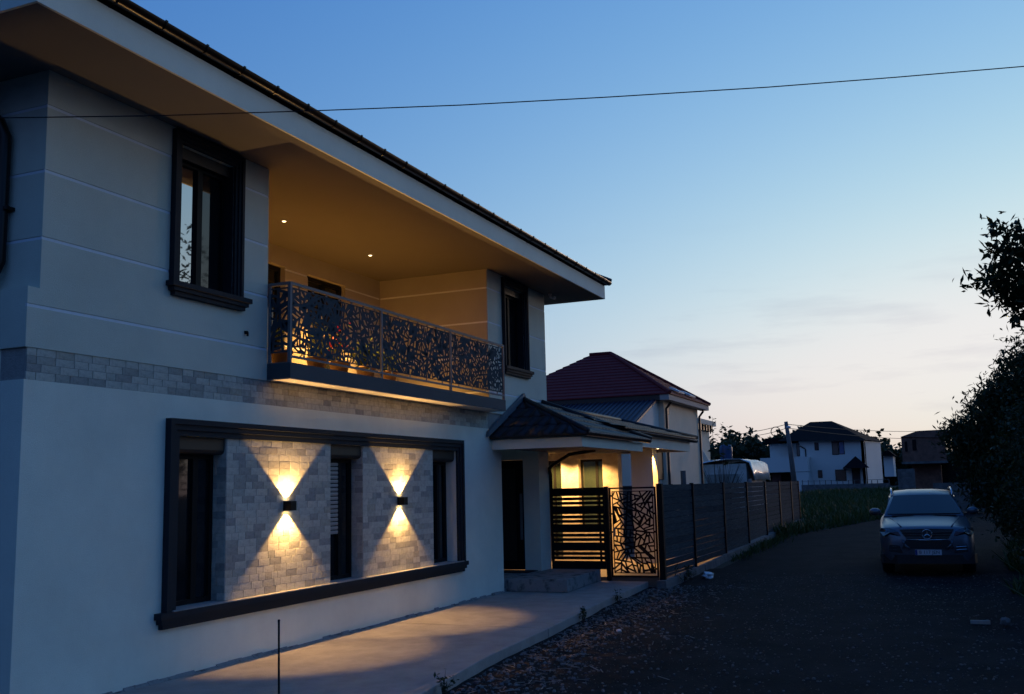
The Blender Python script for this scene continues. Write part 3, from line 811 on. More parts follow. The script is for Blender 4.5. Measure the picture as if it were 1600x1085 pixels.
downlight(24.9, 6.66, 2.945, 'recessed patio ceiling light beside the column', 24, 80, group='patio ceiling lights')
downlight(25.6, 7.72, 2.945, 'recessed patio ceiling light between column and wall', 30, 50, group='patio ceiling lights')

# ================================================================== STEP, GATE, FENCE
st = thing('concrete_step', 'low weathered concrete step in front of the porch', 'step', (19.7, 7.5, 0))
s_ = MB().prism([(18.48, 6.85, 0.002), (20.93, 6.98, 0.002), (20.93, 8.124, 0.002), (18.48, 8.124, 0.002)], (0, 0, 0.246)).build('step_block', M_conc2, st)
bv = s_.modifiers.new('edge', 'BEVEL'); bv.width = 0.015; bv.segments = 2
MB().box(18.36, 20.34, 8.128, 9.9, 0.0, 0.25).build('porch_floor', M_conc2, st)
mt = MB().box(19.7, 20.28, 8.18, 9.3, 0.251, 0.266).build('door_mat', mat('door_mat', (0.03, 0.022, 0.018), 0.95, vary=0.4, scale=40, bump=0.8, bscale=200), None, label='dark brown door mat on the porch floor', cat='mat')

GXP = 20.97
gs = thing('gate_screen', 'black metal screen of wide and narrow slats beside the porch', 'fence', (GXP, 7.45, 0.25))
gy0, gy1 = 6.86, 8.115
z = 1.995; k = 0
seq = [(0.175, True), (0.065, False), (0.065, False)]
while z > 0.28:
    hgt, wide = seq[k % 3]
    if z-hgt < 0.235: break
    MB().box(GXP-0.012, GXP+0.012, gy0, gy1, z-hgt, z).build('slat', M_black, gs)
    z -= hgt+0.030; k += 1
MB().box(GXP+0.013, GXP+0.05, gy0+0.0, gy0+0.04, 0.25, 1.99).build('upright', M_black, gs)
MB().box(GXP+0.013, GXP+0.05, gy0+0.10, gy0+0.14, 0.25, 1.99).build('upright', M_black, gs)
MB().box(GXP+0.013, GXP+0.05, gy1-0.05, gy1-0.01, 0.25, 1.99).build('upright', M_black, gs)
gp = thing('gate_post', 'black square steel post between slat screen and garden gate', 'post', (GXP, 6.80, 0))
MB().box(GXP-0.04, GXP+0.04, 6.765, 6.845, 0.001, 2.0).build('shaft', M_black, gp); MB().box(GXP-0.05, GXP+0.05, 6.755, 6.855, 2.0, 2.012).build('cap', M_black, gp)
gt_ = thing('garden_gate', 'black garden gate with laser cut random line pattern', 'gate', (GXP, 6.2, 0.05))
ga, gb = 5.70, 6.745
fr = MB(); fr.box(GXP-0.02, GXP+0.02, ga, ga+0.035, 0.08, 1.985); fr.box(GXP-0.02, GXP+0.02, gb-0.035, gb, 0.08, 1.985)
fr.box(GXP-0.02, GXP+0.02, ga+0.035, gb-0.035, 0.08, 0.115); fr.box(GXP-0.02, GXP+0.02, ga+0.035, gb-0.035, 1.95, 1.985)
fr.build('frame', M_black, gt_)
pa, pb, pz0, pz1 = ga+0.065, gb-0.065, 0.16, 1.905
me = cut_panel(pb-pa, pz1-pz0, 130, 77, 0.026, 0.005, lambda p, q, t: (GXP-0.003+t, pa+p, pz0+q), vary=0.7)
link('cut_panel', me, M_black, gt_)
fr = MB()
for (y0, y1, z0, z1) in ((pa-0.002, pa+0.02, pz0, pz1), (pb-0.02, pb+0.002, pz0, pz1), (pa+0.02, pb-0.02, pz0, pz0+0.018), (pa+0.02, pb-0.02, pz1-0.018, pz1)):
    fr.box(GXP-0.006, GXP+0.006, y0, y1, z0, z1)
fr.build('panel_rim', M_black, gt_)
for kk in range(5):
    zz = pz0+0.1+kk*(pz1-pz0-0.2)/4
    MB().box(GXP-0.008, GXP+0.008, ga+0.03, pa, zz-0.02, zz+0.02).box(GXP-0.008, GXP+0.008, pb, gb-0.03, zz-0.02, zz+0.02).build('clip', M_black, gt_)
MB().box(GXP-0.05, GXP-0.02, 6.62, 6.66, 0.95, 1.12).build('handle', M_rail, gt_)

fence = thing('board_fence', 'grey weathered board fence on concrete plinth along the road', 'fence', (21.0, 5.6, -0.1))
FP = [(21.02, 5.63), (23.86, 5.6), (27.48, 5.6), (31.1, 5.618), (34.7, 5.65), (38.3, 5.71), (41.9, 5.78), (44.6, 5.83)]
def plz(x): return 0.03+0.0165*(x-21)
for i, (x, y) in enumerate(FP):
    w = 0.055 if i == 0 else 0.036
    MB().box(x-w, x+w, y-w-0.012, y+w, plz(x)-0.03, 2.045).build('post', M_black, fence)
frr = random.Random(5)
for i, ((xa, ya), (xb, yb)) in enumerate(zip(FP, FP[1:])):
    z = 2.025
    while True:
        h = 0.142
        zb_ = z-h
        lo = max(zb_, plz((xa+xb)/2)+0.015)
        if z-lo < 0.04: break
        dy = frr.uniform(-0.006, 0.006); tl = frr.uniform(-0.004, 0.004)
        me = MB().bar((xa+0.04, ya+dy, (lo+z)/2+tl), (xb-0.04, yb+dy, (lo+z)/2-tl), 0.018, z-lo-frr.uniform(0.004, 0.012)).mesh('board')
        link('board', me, M_wood, fence)
        z = zb_-0.004
        if z < plz((xa+xb)/2)+0.05: break
pl = MB()
pts = [(20.75, 5.60)] + FP[1:]
for (xa, ya), (xb, yb) in zip(pts, pts[1:]):
    n = 6
    for k in range(n):
        t0, t1 = k/n, (k+1)/n
        x0, x1 = xa+(xb-xa)*t0, xa+(xb-xa)*t1; y0, y1 = ya+(yb-ya)*t0, ya+(yb-ya)*t1
        w = 0.12+frr.uniform(-0.01, 0.015); h0 = plz(x0)+frr.uniform(-0.012, 0.006)
        pl.prism([(x0, y0-w, -0.5), (x0, y0+0.1, -0.5), (x0, y0+0.1, plz(x0)), (x0, y0-w+0.02, h0)], (x1-x0, y1-y0, plz(x1)-plz(x0)))
pl.build('plinth', M_plinth, fence)
# dark fence at the back of the yard
bf = thing('back_fence', 'dark board fence at the back of the lit yard', 'fence', (30.5, 8.5, 0))
for k in range(12):
    MB().box(30.5, 30.52, 6.0, 11.5, 0.15+k*0.155, 0.15+k*0.155+0.15).build('board', M_wood, bf)
for y in (6.0, 7.8, 9.6, 11.4): MB().box(30.53, 30.6, y-0.04, y+0.04, 0.05, 2.03).build('post', M_black, bf)

# ================================================================== FOLIAGE
def leaf_mesh(name, centers, normals_jit, size, rr, droop=0.0, aspect=0.42):
    """one folded leaf (two quads) per centre"""
    n = len(centers); c = np.asarray(centers)
    d = rr.normal(size=(n, 3)); d[:, 2] = d[:, 2]*0.6 - droop; d /= np.linalg.norm(d, axis=1)[:, None]
    up = rr.normal(size=(n, 3))*normals_jit + np.array([0, 0, 1.0]); sd = np.cross(d, up); sd /= (np.linalg.norm(sd, axis=1)[:, None]+1e-9)
    nn = np.cross(sd, d)
    L = (size*(0.6+0.8*rr.random(n)))[:, None]; W = L*aspect
    a = c - d*L*0.5; b = c + d*L*0.5 - nn*L*0.10; m = c + nn*L*0.04
    l = c - d*L*0.05 + sd*W*0.5 - nn*L*0.05; r = c - d*L*0.05 - sd*W*0.5 - nn*L*0.05
    V = np.stack([a, l, b, r, m], axis=1).reshape(-1, 3)
    base = (np.arange(n)*5)[:, None]
    F = np.concatenate([base+np.array([[0, 3, 2, 4]]), base+np.array([[0, 4, 2, 1]])], axis=1).reshape(-1, 4)
    me = bpy.data.meshes.new(name); me.from_pydata(V.tolist(), [], F.tolist()); me.update(); return me
def crown_points(blobs, rr, per, spread):
    out = []; cl = []
    for (cx, cy, cz, rx, ry, rz, k) in blobs:
        u = rr.normal(size=(k, 3)); u /= np.linalg.norm(u, axis=1)[:, None]
        rad = (0.45+0.6*rr.random(k))[:, None]
        p = np.array([cx, cy, cz]) + u*rad*np.array([rx, ry, rz])
        cl.append(p)
    cl = np.concatenate(cl)
    for p in cl:
        m = int(per*(0.5+rr.random())); s = spread*(0.6+0.8*rr.random())
        out.append(p + rr.normal(size=(m, 3))*np.array([s, s, s*0.7]))
    return np.concatenate(out), cl
def tree(name, label, base, trunk_h, trunk_r, blobs, leaf, per, spread, m, seed, cat='tree', group=None, droop=0.2, limbs=14, floor=None, aspect=0.42):
    rr = np.random.default_rng(seed)
    t = thing(name, label, cat, base, group)
    pts, cl = crown_points(blobs, rr, per, spread)
    if floor is not None: pts = pts[pts[:, 2] > floor]
    link('crown', leaf_mesh('crown', pts, 0.6, leaf, rr, droop, aspect), m, t)
    tk = MB(); b = Vector(base)
    bend = [b + Vector((rr.normal()*0.08*k, rr.normal()*0.08*k, trunk_h*k/4)) for k in range(5)]
    tk.tube(bend, [trunk_r*(1-0.13*k) for k in range(5)], 8)
    top = bend[-1]; pick = rr.permutation(len(cl))[:limbs]
    for i in pick:
        e = Vector(cl[i]); s = bend[2+int(rr.integers(0, 3))]; mid = s.lerp(e, 0.5) + Vector((0, 0, 0.12*(e-s).length))
        tk.tube([s, mid, e], [trunk_r*0.38, trunk_r*0.2, 0.008], 5)
    tk.build('trunk', M_bark, t, True)
    return t
# leafy tree whose branches hang into the top right of the view
tree('broadleaf_tree', 'large-leaved tree overhanging the top right of the road', (13.8, -3.2, 0.03), 3.2, 0.16,
     [(13.7, -0.98, 5.08, 0.16, 0.16, 0.12, 9), (13.7, -1.14, 4.87, 0.22, 0.2, 0.18, 14), (13.6, -0.80, 4.74, 0.18, 0.14, 0.13, 9), (13.7, -1.02, 4.52, 0.25, 0.2, 0.2, 18),
      (13.5, -0.64, 4.45, 0.16, 0.13, 0.05, 8), (13.7, -0.92, 4.30, 0.25, 0.2, 0.12, 15), (13.7, -1.08, 4.05, 0.22, 0.18, 0.22, 16), (13.8, -1.5, 4.6, 0.5, 0.35, 0.7, 50),
      (14, -2.8, 5.8, 1.6, 1.2, 1.5, 130), (14, -3.6, 4.6, 1.9, 1.2, 1.3, 110), (14.2, -4.6, 6.2, 1.8, 1.4, 1.4, 90)],
     0.13, 15, 0.105, M_leaf, 21, droop=0.6, aspect=0.36)
tree('willow_tree', 'big fine-leaved tree behind the parked car on the right', (31.0, -4.2, 0.2), 3.0, 0.22,
     [(30.3, -2.7, 4.5, 1.5, 1.35, 1.35, 330), (30.0, -1.75, 3.4, 1.3, 1.1, 1.2, 300), (31, -3.8, 4.4, 2.2, 1.6, 1.9, 240), (29.5, -1.95, 1.9, 1.6, 1.1, 1.4, 300),
      (31.5, -0.85, 2.95, 0.8, 0.6, 0.7, 80), (32, -0.45, 3.25, 0.5, 0.42, 0.5, 34), (31, -1.2, 1.9, 0.9, 0.7, 0.9, 90), (31.0, -4.8, 6.6, 2.2, 1.8, 1.5, 120)],
     0.17, 36, 0.17, M_leaf2, 22, droop=0.7, floor=0.25, aspect=0.30)
tree('roadside_shrub', 'dark leafy shrub at the right edge of the road before the car', (18.2, -2.6, 0.03), 0.9, 0.06,
     [(18.3, -1.65, 1.6, 1.2, 0.8, 1.2, 190), (17.4, -1.75, 0.7, 1.2, 0.75, 0.6, 110), (19.6, -1.85, 2.7, 1.2, 0.9, 1.0, 130)],
     0.10, 20, 0.15, M_leaf, 23, 'shrub', droop=0.4, floor=0.06)
tree('roadside_shrub', 'low dark shrub beside the right front of the parked car', (23.5, -2.9, 0.05), 0.8, 0.06,
     [(23.6, -1.95, 1.3, 1.3, 0.8, 1.1, 170), (24.6, -2.2, 2.6, 1.5, 0.95, 1.1, 150)],
     0.10, 20, 0.16, M_leaf, 24, 'shrub', droop=0.4, floor=0.06)
tree('roadside_tree', 'dense tree across the road from the house mirrored in the upper window', (22.5, -9.5, 0.1), 3.0, 0.22,
     [(22.5, -9.0, 5.5, 2.8, 2.4, 2.4, 220), (23.5, -8.2, 8.0, 1.7, 1.5, 1.3, 90), (21, -10, 7, 2.2, 2, 1.8, 120), (22.5, -9.0, 2.2, 3.0, 2.2, 1.8, 180)],
     0.16, 14, 0.3, M_leaf, 25, droop=0.4)
for (x_, y_, h_, lab, sd_) in ((28.5, -10.2, 13.0, 'dense tree on the far verge beyond the willow', 28), (39, -10, 10.5, 'unseen tall tree past the willow added to block the low glow', 29),  # first shows in the window reflection; the rest added unseen to block low glow
                               (46.5, -10, 11, 'unseen tree added second in the row blocking the low glow', 30), (53, -10, 11.5, 'unseen tree added third in the row blocking the low glow', 31),
                               (60, -10.5, 11.5, 'unseen tree added fourth in the row blocking the low glow', 32), (67, -10, 12, 'unseen tree added fifth in the row blocking the low glow', 33), (74, -10.5, 12, 'unseen tree added last in the row blocking the low glow', 34)):
    tree('roadside_tree', lab, (x_, y_, gz(x_, y_)-0.05), 3.5, 0.24,
         [(x_, y_, h_*0.62, 3.4, 2.6, h_*0.32, 230), (x_+2.2, y_-1, h_*0.45, 2.8, 2.4, h_*0.3, 160), (x_-2, y_+0.5, h_*0.25, 2.8, 2.2, h_*0.22, 160)],
         0.26, 14, 0.36, M_leaf, sd_, group='trees along the right verge', droop=0.4)

tree('side_shade_tree', 'unseen dense tree added to shade the near side wall of the house', (3.9, 11.5, -0.12), 2.6, 0.2,  # out of view, added to darken the side wall
     [(3.9, 10.9, 1.7, 1.3, 1.5, 1.6, 200), (3.8, 11.3, 4.2, 1.4, 2.0, 1.6, 240), (3.9, 12.8, 2.6, 1.4, 2.0, 2.2, 240), (3.7, 11.8, 6.0, 1.3, 1.8, 1.3, 150)],
     0.17, 22, 0.22, M_leaf, 41, droop=0.4)
# sapling and bare bush behind the fence
def sapling(x, y, z0, h, nl, label, seed, lean=0.0):
    rr = np.random.default_rng(seed); t = thing('sapling', label, 'sapling', (x, y, z0), 'thin saplings above the fence')
    pts = [(x+lean*k/6+rr.normal()*0.02, y+rr.normal()*0.03, z0+h*k/6) for k in range(7)]
    MB().tube(pts, [0.025-0.003*k for k in range(7)], 5).build('stem', M_bark, t)
    c = []
    for k in range(nl):
        f = 1-0.42*k/nl; c.append((x+lean*f+rr.normal()*0.10, y+rr.normal()*0.16, z0+h*f+rr.normal()*0.03))
    link('leaves', leaf_mesh('leaves', c, 0.5, 0.25, rr, 0.1, 0.5), M_leaf, t)
sapling(44.0, 9.24, 0.3, 4.62, 30, 'taller thin sapling with sparse leaves against the sky', 1)
sapling(44.0, 8.86, 0.3, 4.26, 20, 'shorter thin sapling with sparse leaves against the sky', 2)
bt = thing('bare_bush', 'bare branching bush in front of the teal shed', 'bush', (46.0, 9.4, 0.3))
rr = random.Random(8); bm_ = MB()
for k in range(26):
    a = rr.uniform(-1.3, 1.3); l = rr.uniform(1.6, 2.9)
    p0 = Vector((46, 9.4, 0.4)); p1 = p0+Vector((rr.uniform(-.2, .2), a*0.35, l*0.55)); p2 = p1+Vector((rr.uniform(-.3, .3), a*0.45, l*0.5))
    bm_.tube([p0, p1, p2], [0.022, 0.014, 0.006], 4)
bm_.build('branches', M_bark, bt)

# far wood on the rising ground
rr = np.random.default_rng(5)
NW = 13000
az = np.radians(rr.uniform(-14, 24, NW)); dist = rr.uniform(165, 215, NW)
cx, cy = dist*np.cos(az), dist*np.sin(az)
def skyline(a):
    a = np.degrees(a)
    return 7.4 + 0.8*np.sin(a*1.9+0.6) + 0.7*np.sin(a*4.7) + 0.5*np.sin(a*11) - np.clip((6.5-a)*0.42, 0, 3.6)
top = skyline(az)*(0.86+0.28*rr.random(NW))
hz = 1.2 + top*np.sqrt(rr.random(NW))
c = np.stack([cx, cy, hz], 1)
pts = np.repeat(c, 7, axis=0) + rr.normal(size=(NW*7, 3))*np.array([0.7, 0.7, 0.5])
link('wood', leaf_mesh('wood', pts, 0.8, 0.8, rr, 0.0, 0.8), M_leaf3, None, kind='stuff', label='dark wooded hillside on the horizon', cat='wood')
hl = MB()
for k in range(38):
    a0, a1 = R(-14+k), R(-13+k); r0 = 205
    h0, h1 = float(skyline(np.array(a0)))*1.1, float(skyline(np.array(a1)))*1.1
    hl.add([(r0*math.cos(a0), r0*math.sin(a0), 0), (r0*math.cos(a1), r0*math.sin(a1), 0), (r0*math.cos(a1)+6, r0*math.sin(a1), h1), (r0*math.cos(a0)+6, r0*math.sin(a0), h0),
            (400*math.cos(a1), 400*math.sin(a1), 0), (400*math.cos(a0), 400*math.sin(a0), 0)], [(0, 1, 2, 3), (3, 2, 4, 5)])
hl.build('hill', mat('wooded_slope', (0.022, 0.032, 0.016), 0.95, vary=0.5, scale=0.3, bump=1.0, bscale=0.6), None, kind='structure')

# ================================================================== NEIGHBOURING HOUSES
M_cream = mat('cream_plaster', (0.86, 0.70, 0.52), 0.9, vary=0.12, scale=0.8, bump=0.3, bscale=60)
M_warm_wall = mat('white_side_wall', (0.82, 0.74, 0.64), 0.9, vary=0.06, scale=1)
M_redroof = mat('red_roof_tile', (0.20, 0.03, 0.03), 0.75, spec=0.15, vary=0.25, scale=6)
M_metalroof = mat('violet_sheet_roof', (0.035, 0.033, 0.055), 0.55, metal=0.2, vary=0.15)
M_brownpipe = mat('brown_pipe', (0.04, 0.022, 0.018), 0.5)
nh = thing('neighbour_house', 'cream house with dark red tiled hip roof beyond the fence', 'house', (41.5, 13, 0.2))
nx0, nx1, ny0, ny1, nez = 38.5, 44.5, 10.0, 17.0, 5.42
nw = MB(); nw.box(nx0, nx1, ny0, ny1, 0, nez+0.1); nw.build('wall', M_cream, nh)
o_ = 0.55
e0, e1, e2, e3 = nx0-o_, nx1+o_+0.2, ny0-0.42, ny1+o_
RA, RB = Vector((41.5, 13.05, 7.72)), Vector((41.5, 14.0, 7.72))
rfm = MB(); ezz = 5.52
base_ = [Vector((e0, e2, ezz)), Vector((e1, e2, ezz)), Vector((e1, e3, ezz)), Vector((e0, e3, ezz))]
rfm.add(base_+[RA, RB], [(0, 1, 4), (1, 2, 5, 4), (2, 3, 5), (3, 0, 4, 5), (3, 2, 1, 0)])
nro = rfm.build('roof', M_redroof, nh)
tf = MB(); rows = 15
for (pa_, pb_, qa_, qb_) in ((base_[3], base_[0], RB, RA), (base_[0], base_[1], RA, RA)):
    for k in range(rows):
        t0, t1 = k/rows, (k+1)/rows
        a0, b0, a1, b1 = pa_.lerp(qa_, t0), pb_.lerp(qb_, t0), pa_.lerp(qa_, t1), pb_.lerp(qb_, t1)
        up_ = Vector((0, 0, 1))
        tf.add([a0+up_*0.05, b0+up_*0.05, b1+up_*0.015, a1+up_*0.015, a0, b0], [(0, 1, 2, 3), (1, 0, 4, 5)])
tf.build('tile_rows', M_redroof, nro, kind='stuff')
for a, b in ((base_[0], RA), (base_[1], RA), (RA, RB)):
    MB().tube([a+Vector((0, 0, .06)), b+Vector((0, 0, .06))], 0.08, 6).build('ridge_cap', M_redroof, nro)
for xx in (39.9, 41.9): MB().prism([(xx, 9.70, 5.72), (xx+1.0, 9.70, 5.72), (xx+0.95, 10.1, 5.93), (xx+0.05, 10.1, 5.93)], (0, -0.02, 0.06)).build('snow_guard', M_white, nro)
MB().box(e0+0.05, e1-0.05, e2+0.05, ny0-0.002, ezz-0.22, ezz-0.01).build('eaves', mat('pink_eaves', (0.40, 0.34, 0.31), 0.8), nh)
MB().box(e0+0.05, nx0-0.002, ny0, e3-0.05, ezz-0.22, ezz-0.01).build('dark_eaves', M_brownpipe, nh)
for (x, y) in ((nx0+0.15, ny0-0.08), (nx1+0.05, ny0-0.06)):
    MB().tube([(x, y-0.2, 5.25), (x, y, 5.0), (x, y, 0.3)], 0.055, 6).build('downpipe', M_brownpipe, nh)
MB().box(39.0, 39.25, ny0-0.02, ny0+0.02, 4.78, 5.12).build('vent', M_frame, nh)
# lean-to in front with a sheet roof
lt = MB(); lt.add([(34.6, 10.15, 4.05), (38.5, 10.15, 5.40), (38.5, 17, 5.40), (34.6, 17, 4.05), (34.6, 10.15, 4.12), (38.5, 10.15, 5.47), (38.5, 17, 5.47), (34.6, 17, 4.12)],
                  [(0, 3, 2, 1), (4, 5, 6, 7), (0, 1, 5, 4), (3, 0, 4, 7), (2, 3, 7, 6), (1, 2, 6, 5)])
lto = lt.build('lean_to_roof', M_metalroof, nh)
for k in range(34):
    y = 10.2+k*0.2
    MB().prism([(34.58, y, 4.12), (34.58, y+0.02, 4.165), (34.58, y+0.06, 4.165), (34.58, y+0.08, 4.12)], (3.9, 0, 1.35)).build('seam', M_metalroof, lto)
lw = MB(); lw.prism([(34.9, 10.2, 0.0), (38.5, 10.2, 0.0), (38.5, 10.2, 5.36), (34.9, 10.2, 4.12)], (0, 0.2, 0)); lw.build('side_wall', M_warm_wall, nh)
MB().box(34.9, 35.1, 10.4, 17, 0, 4.1).build('front_wall', M_cream, nh)
dk = MB(); dk.prism([(36.0, 10.05, 2.3), (38.3, 10.05, 2.2), (38.3, 10.05, 3.25), (36.0, 10.05, 3.3)], (0, 0.12, 0)); dk.build('dark_opening', M_black, nh)  # black sheet stands for the darkness inside an opening
MB().tube([(39.6, 9.6, 0.2), (39.6, 9.6, 2.55)], 0.11, 8).build('chimney_pipe', M_plinth, nh)

# corner of a further house, only its ornate eaves show
fh = thing('far_villa', 'corner of a pale house with ornate eaves behind the red-roofed one', 'house', (56, 13.5, 0.5))
MB().box(55, 59, 12.62, 17, 0, 5.3).build('wall', M_cream, fh)
MB().prism([(54.7, 12.25, 5.35), (59.3, 12.25, 5.35), (59.3, 12.25, 5.62), (54.7, 12.25, 5.62)], (0, 4, 0)).build('eaves', M_cream, fh)
for k in range(6): MB().box(54.7+k*0.7, 54.9+k*0.7, 12.3, 12.62, 5.0, 5.35).build('corbel', M_brownpipe, fh)
MB().bar((55.2, 12.5, 4.2), (55.2, 11.9, 3.0), 0.2, 0.25).build('brace', M_cream, fh)

# teal shed half wrapped in plastic, blue barrel on top
M_teal = mat('teal_board', (0.44, 0.56, 0.58), 0.8, vary=0.4, scale=3, bump=0.3)
M_film = mat('plastic_film', (0.62, 0.66, 0.68), 0.18, vary=0.25, scale=3, bump=0.9, bscale=3.5, spec=0.8)
sh = thing('garden_shed', 'teal board shed with plastic sheeting over its roof and side', 'shed', (50, 9.5, 0.3))
MB().box(50, 54.5, 8.95, 11.4, 0.3, 2.95).build('wall', M_teal, sh)
MB().box(49.97, 49.998, 9.35, 10.9, 0.5, 2.45).build('panel', mat('dark_teal_panel', (0.18, 0.25, 0.26), 0.7, vary=0.3, scale=4), sh)
MB().box(49.94, 49.999, 11.0, 11.07, 0.3, 2.6).build('strip', mat('pale_batten', (0.4, 0.42, 0.3), 0.7), sh)
pf_ = MB(); nseg = 12
prof = [(11.6, 2.95), (10.8, 3.12), (10.0, 3.2), (9.2, 3.16), (8.75, 3.02), (8.62, 2.6), (8.55, 2.15)]
vs = []
frr2 = random.Random(4)
for i in range(nseg+1):
    for (y, z) in prof: vs.append((49.85+i*(5.2/nseg), y+frr2.uniform(-.04, .04), z+frr2.uniform(-.05, .05)))
pf_.add(vs, [(i*7+j, (i+1)*7+j, (i+1)*7+j+1, i*7+j+1) for i in range(nseg) for j in range(6)])
po = pf_.build('plastic_sheet', M_film, sh, True); sm_ = po.modifiers.new('thick', 'SOLIDIFY'); sm_.thickness = 0.02
MB().box(50.2, 54.5, 8.75, 8.94, 0.3, 2.2).build('white_skirt', mat('white_board', (0.42, 0.43, 0.44), 0.8, vary=0.2), sh)
br = thing('barrel', 'blue plastic barrel standing on the shed roof', 'barrel', (51, 10.1, 3.2))
MB().lathe([(0.30, 3.16), (0.31, 3.2), (0.325, 3.45), (0.32, 3.5), (0.33, 3.54), (0.325, 3.8), (0.28, 3.93), (0.1, 3.95)], (51, 10.1, 0), 16).build('body', mat('blue_plastic', (0.02, 0.05, 0.12), 0.4), br, True)
MB().lathe([(0.07, 3.95), (0.07, 3.99), (0.03, 3.995)], (51.1, 10.1, 0), 10).build('cap', M_black, br)

# far white house
M_far = mat('far_white_plaster', (0.66, 0.65, 0.60), 0.9, vary=0.08, scale=0.3)
M_farroof = mat('far_roof', (0.012, 0.010, 0.012), 0.95, spec=0.1, vary=0.3, scale=2)
fw_ = thing('far_house', 'white two-storey house with black hip roof beyond the grass', 'house', (106, 6, 1))
FX = 104.0
def ray_dir(px, py):
    yaw, pitch, roll = R(23.13), R(8.05), R(-1.362)
    f = Vector((math.cos(pitch)*math.cos(yaw), math.cos(pitch)*math.sin(yaw), math.sin(pitch))); r = Vector((math.sin(yaw), -math.cos(yaw), 0)); u = r.cross(f)
    c, s = math.cos(roll), math.sin(roll); r2 = c*r+s*u; u2 = -s*r+c*u
    return f + r2*((px-800)/1555.56) - u2*((py-542.5)/1555.56)
def PY(px, X=FX, py=725):
    d = ray_dir(px, py); return X*d.y/d.x
def PZ(py, px, X=FX):
    d = ray_dir(px, py); return 2.03 + X*d.z/d.x
def fbox(nm, m, px0, px1, py0, py1, X, dep, parent):
    ya, yb = PY(px1, X), PY(px0, X); pm = (px0+px1)/2
    return MB().box(X, X+dep, ya, yb, PZ(py1, pm, X), PZ(py0, pm, X)).build(nm, m, parent)
fbox('wall', M_far, 1250, 1352, 688, 775, FX, 9, fw_)
fbox('wing_wall', M_far, 1204, 1249.6, 690, 720, FX+1.5, 7, fw_)
MB().prism([(FX, PY(1352), 0.3), (FX, PY(1352), PZ(689, 1352)), (FX+11, PY(1378, FX+11), PZ(691, 1378, FX+11)), (FX+11, PY(1378, FX+11), 0.3)], (0, 0.3, 0)).build('side_wall', M_far, fw_)
rv = [Vector((FX-0.7, PY(1200), PZ(691, 1200))), Vector((FX-0.7, PY(1356), PZ(688, 1356))), Vector((FX+12, PY(1383, FX+12), PZ(690, 1383, FX+12))), Vector((FX+12, PY(1215, FX+12), PZ(690, 1215, FX+12))),
      Vector((FX+5, PY(1270, FX+5), PZ(659.5, 1270, FX+5))), Vector((FX+5, PY(1304, FX+5), PZ(658, 1304, FX+5)))]
# left shoulder of the roof starts at the main block
rv[0] = Vector((FX-0.7, PY(1219), PZ(690, 1219)))
MB().add(rv, [(0, 1, 5, 4), (1, 2, 5), (2, 3, 4, 5), (3, 0, 4), (3, 2, 1, 0)]).build('roof', M_farroof, fw_)
fbox('wing_roof', M_farroof, 1197, 1262, 684, 693, FX+0.9, 7.5, fw_)
fbox('garage_front', M_far, 1188, 1262, 715, 738, FX-2.5, 4, fw_)
fbox('garage_side', M_far, 1241, 1262, 738, 772, FX-2.5, 4, fw_)
fbox('garage_door', mat('red_door', (0.10, 0.035, 0.03), 0.7), 1205, 1219, 734, 772, FX-1.2, 0.2, fw_)
fbox('garage_dark', M_black, 1219, 1240, 734, 772, FX-1.0, 0.2, fw_)
M_fwin = mat('far_window', (0.03, 0.03, 0.035), 0.2, spec=0.6); M_fwinb = mat('far_blue_window', (0.05, 0.12, 0.26), 0.2, spec=0.8); M_fwinp = mat('far_curtain', (0.16, 0.10, 0.08), 0.6)
for i, (a, b, c, d, m) in enumerate(((1274.5, 1281, 692, 704, M_fwin), (1301.5, 1312, 690, 711, M_fwinp), (1312.4, 1321, 690, 710, M_fwinb), (1277, 1284, 735, 747, M_fwin), (1304, 1321, 734, 752, M_fwin), (1246, 1251, 693, 713, M_fwinp))):
    w = fbox('window', M_frame, a, b, c, d, FX-0.03, 0.1, fw_)
    fbox('pane', m, a+0.9, b-0.9, c+0.9, d-0.9, FX-0.05, 0.05, w)
fbox('entrance_door', mat('far_door', (0.03, 0.012, 0.012), 0.6), 1330, 1343, 732, 760, FX-0.05, 0.1, fw_)
pc = [Vector((FX-2, PY(1316, FX-2), PZ(732, 1316, FX-2))), Vector((FX-2, PY(1358, FX-2), PZ(731, 1358, FX-2))), Vector((FX, PY(1358), PZ(731, 1358))), Vector((FX, PY(1316), PZ(732, 1316))), Vector((FX-0.6, PY(1338, FX), PZ(713, 1338)))]
MB().add(pc, [(0, 1, 4), (1, 2, 4), (2, 3, 4), (3, 0, 4), (3, 2, 1, 0)]).build('porch_roof', M_farroof, fw_)
for (px_, t_, b_) in ((1353.5, 691, 760), (1260, 702, 762)):
    MB().tube([(FX-0.1, PY(px_), PZ(t_, px_)), (FX-0.1, PY(px_), PZ(b_, px_))], 0.055, 5).build('downpipe', M_frame, fw_)
MB().tube([(FX-0.1, PY(1252), PZ(697, 1252)), (FX-0.1, PY(1260), PZ(702, 1260))], 0.055, 5).build('downpipe', M_frame, fw_)
ff = thing('mesh_fence', 'thin wire mesh fence in front of the far white house', 'fence', (92, 5, 1.1))
for px in range(1252, 1390, 9):
    MB().box(92, 92.06, PY(px, 92)-0.03, PY(px, 92)+0.03, 1.0, PZ(750.5, px, 92)).build('post', M_plinth, ff)
MB().box(92.02, 92.05, PY(1388, 92), PY(1250, 92), PZ(751.5, 1300, 92), PZ(751, 1300, 92)).build('rail', M_plinth, ff)
MB().box(92.02, 92.06, PY(1388, 92), PY(1250, 92), 1.0, PZ(757, 1300, 92)).build('base_board', M_plinth, ff)
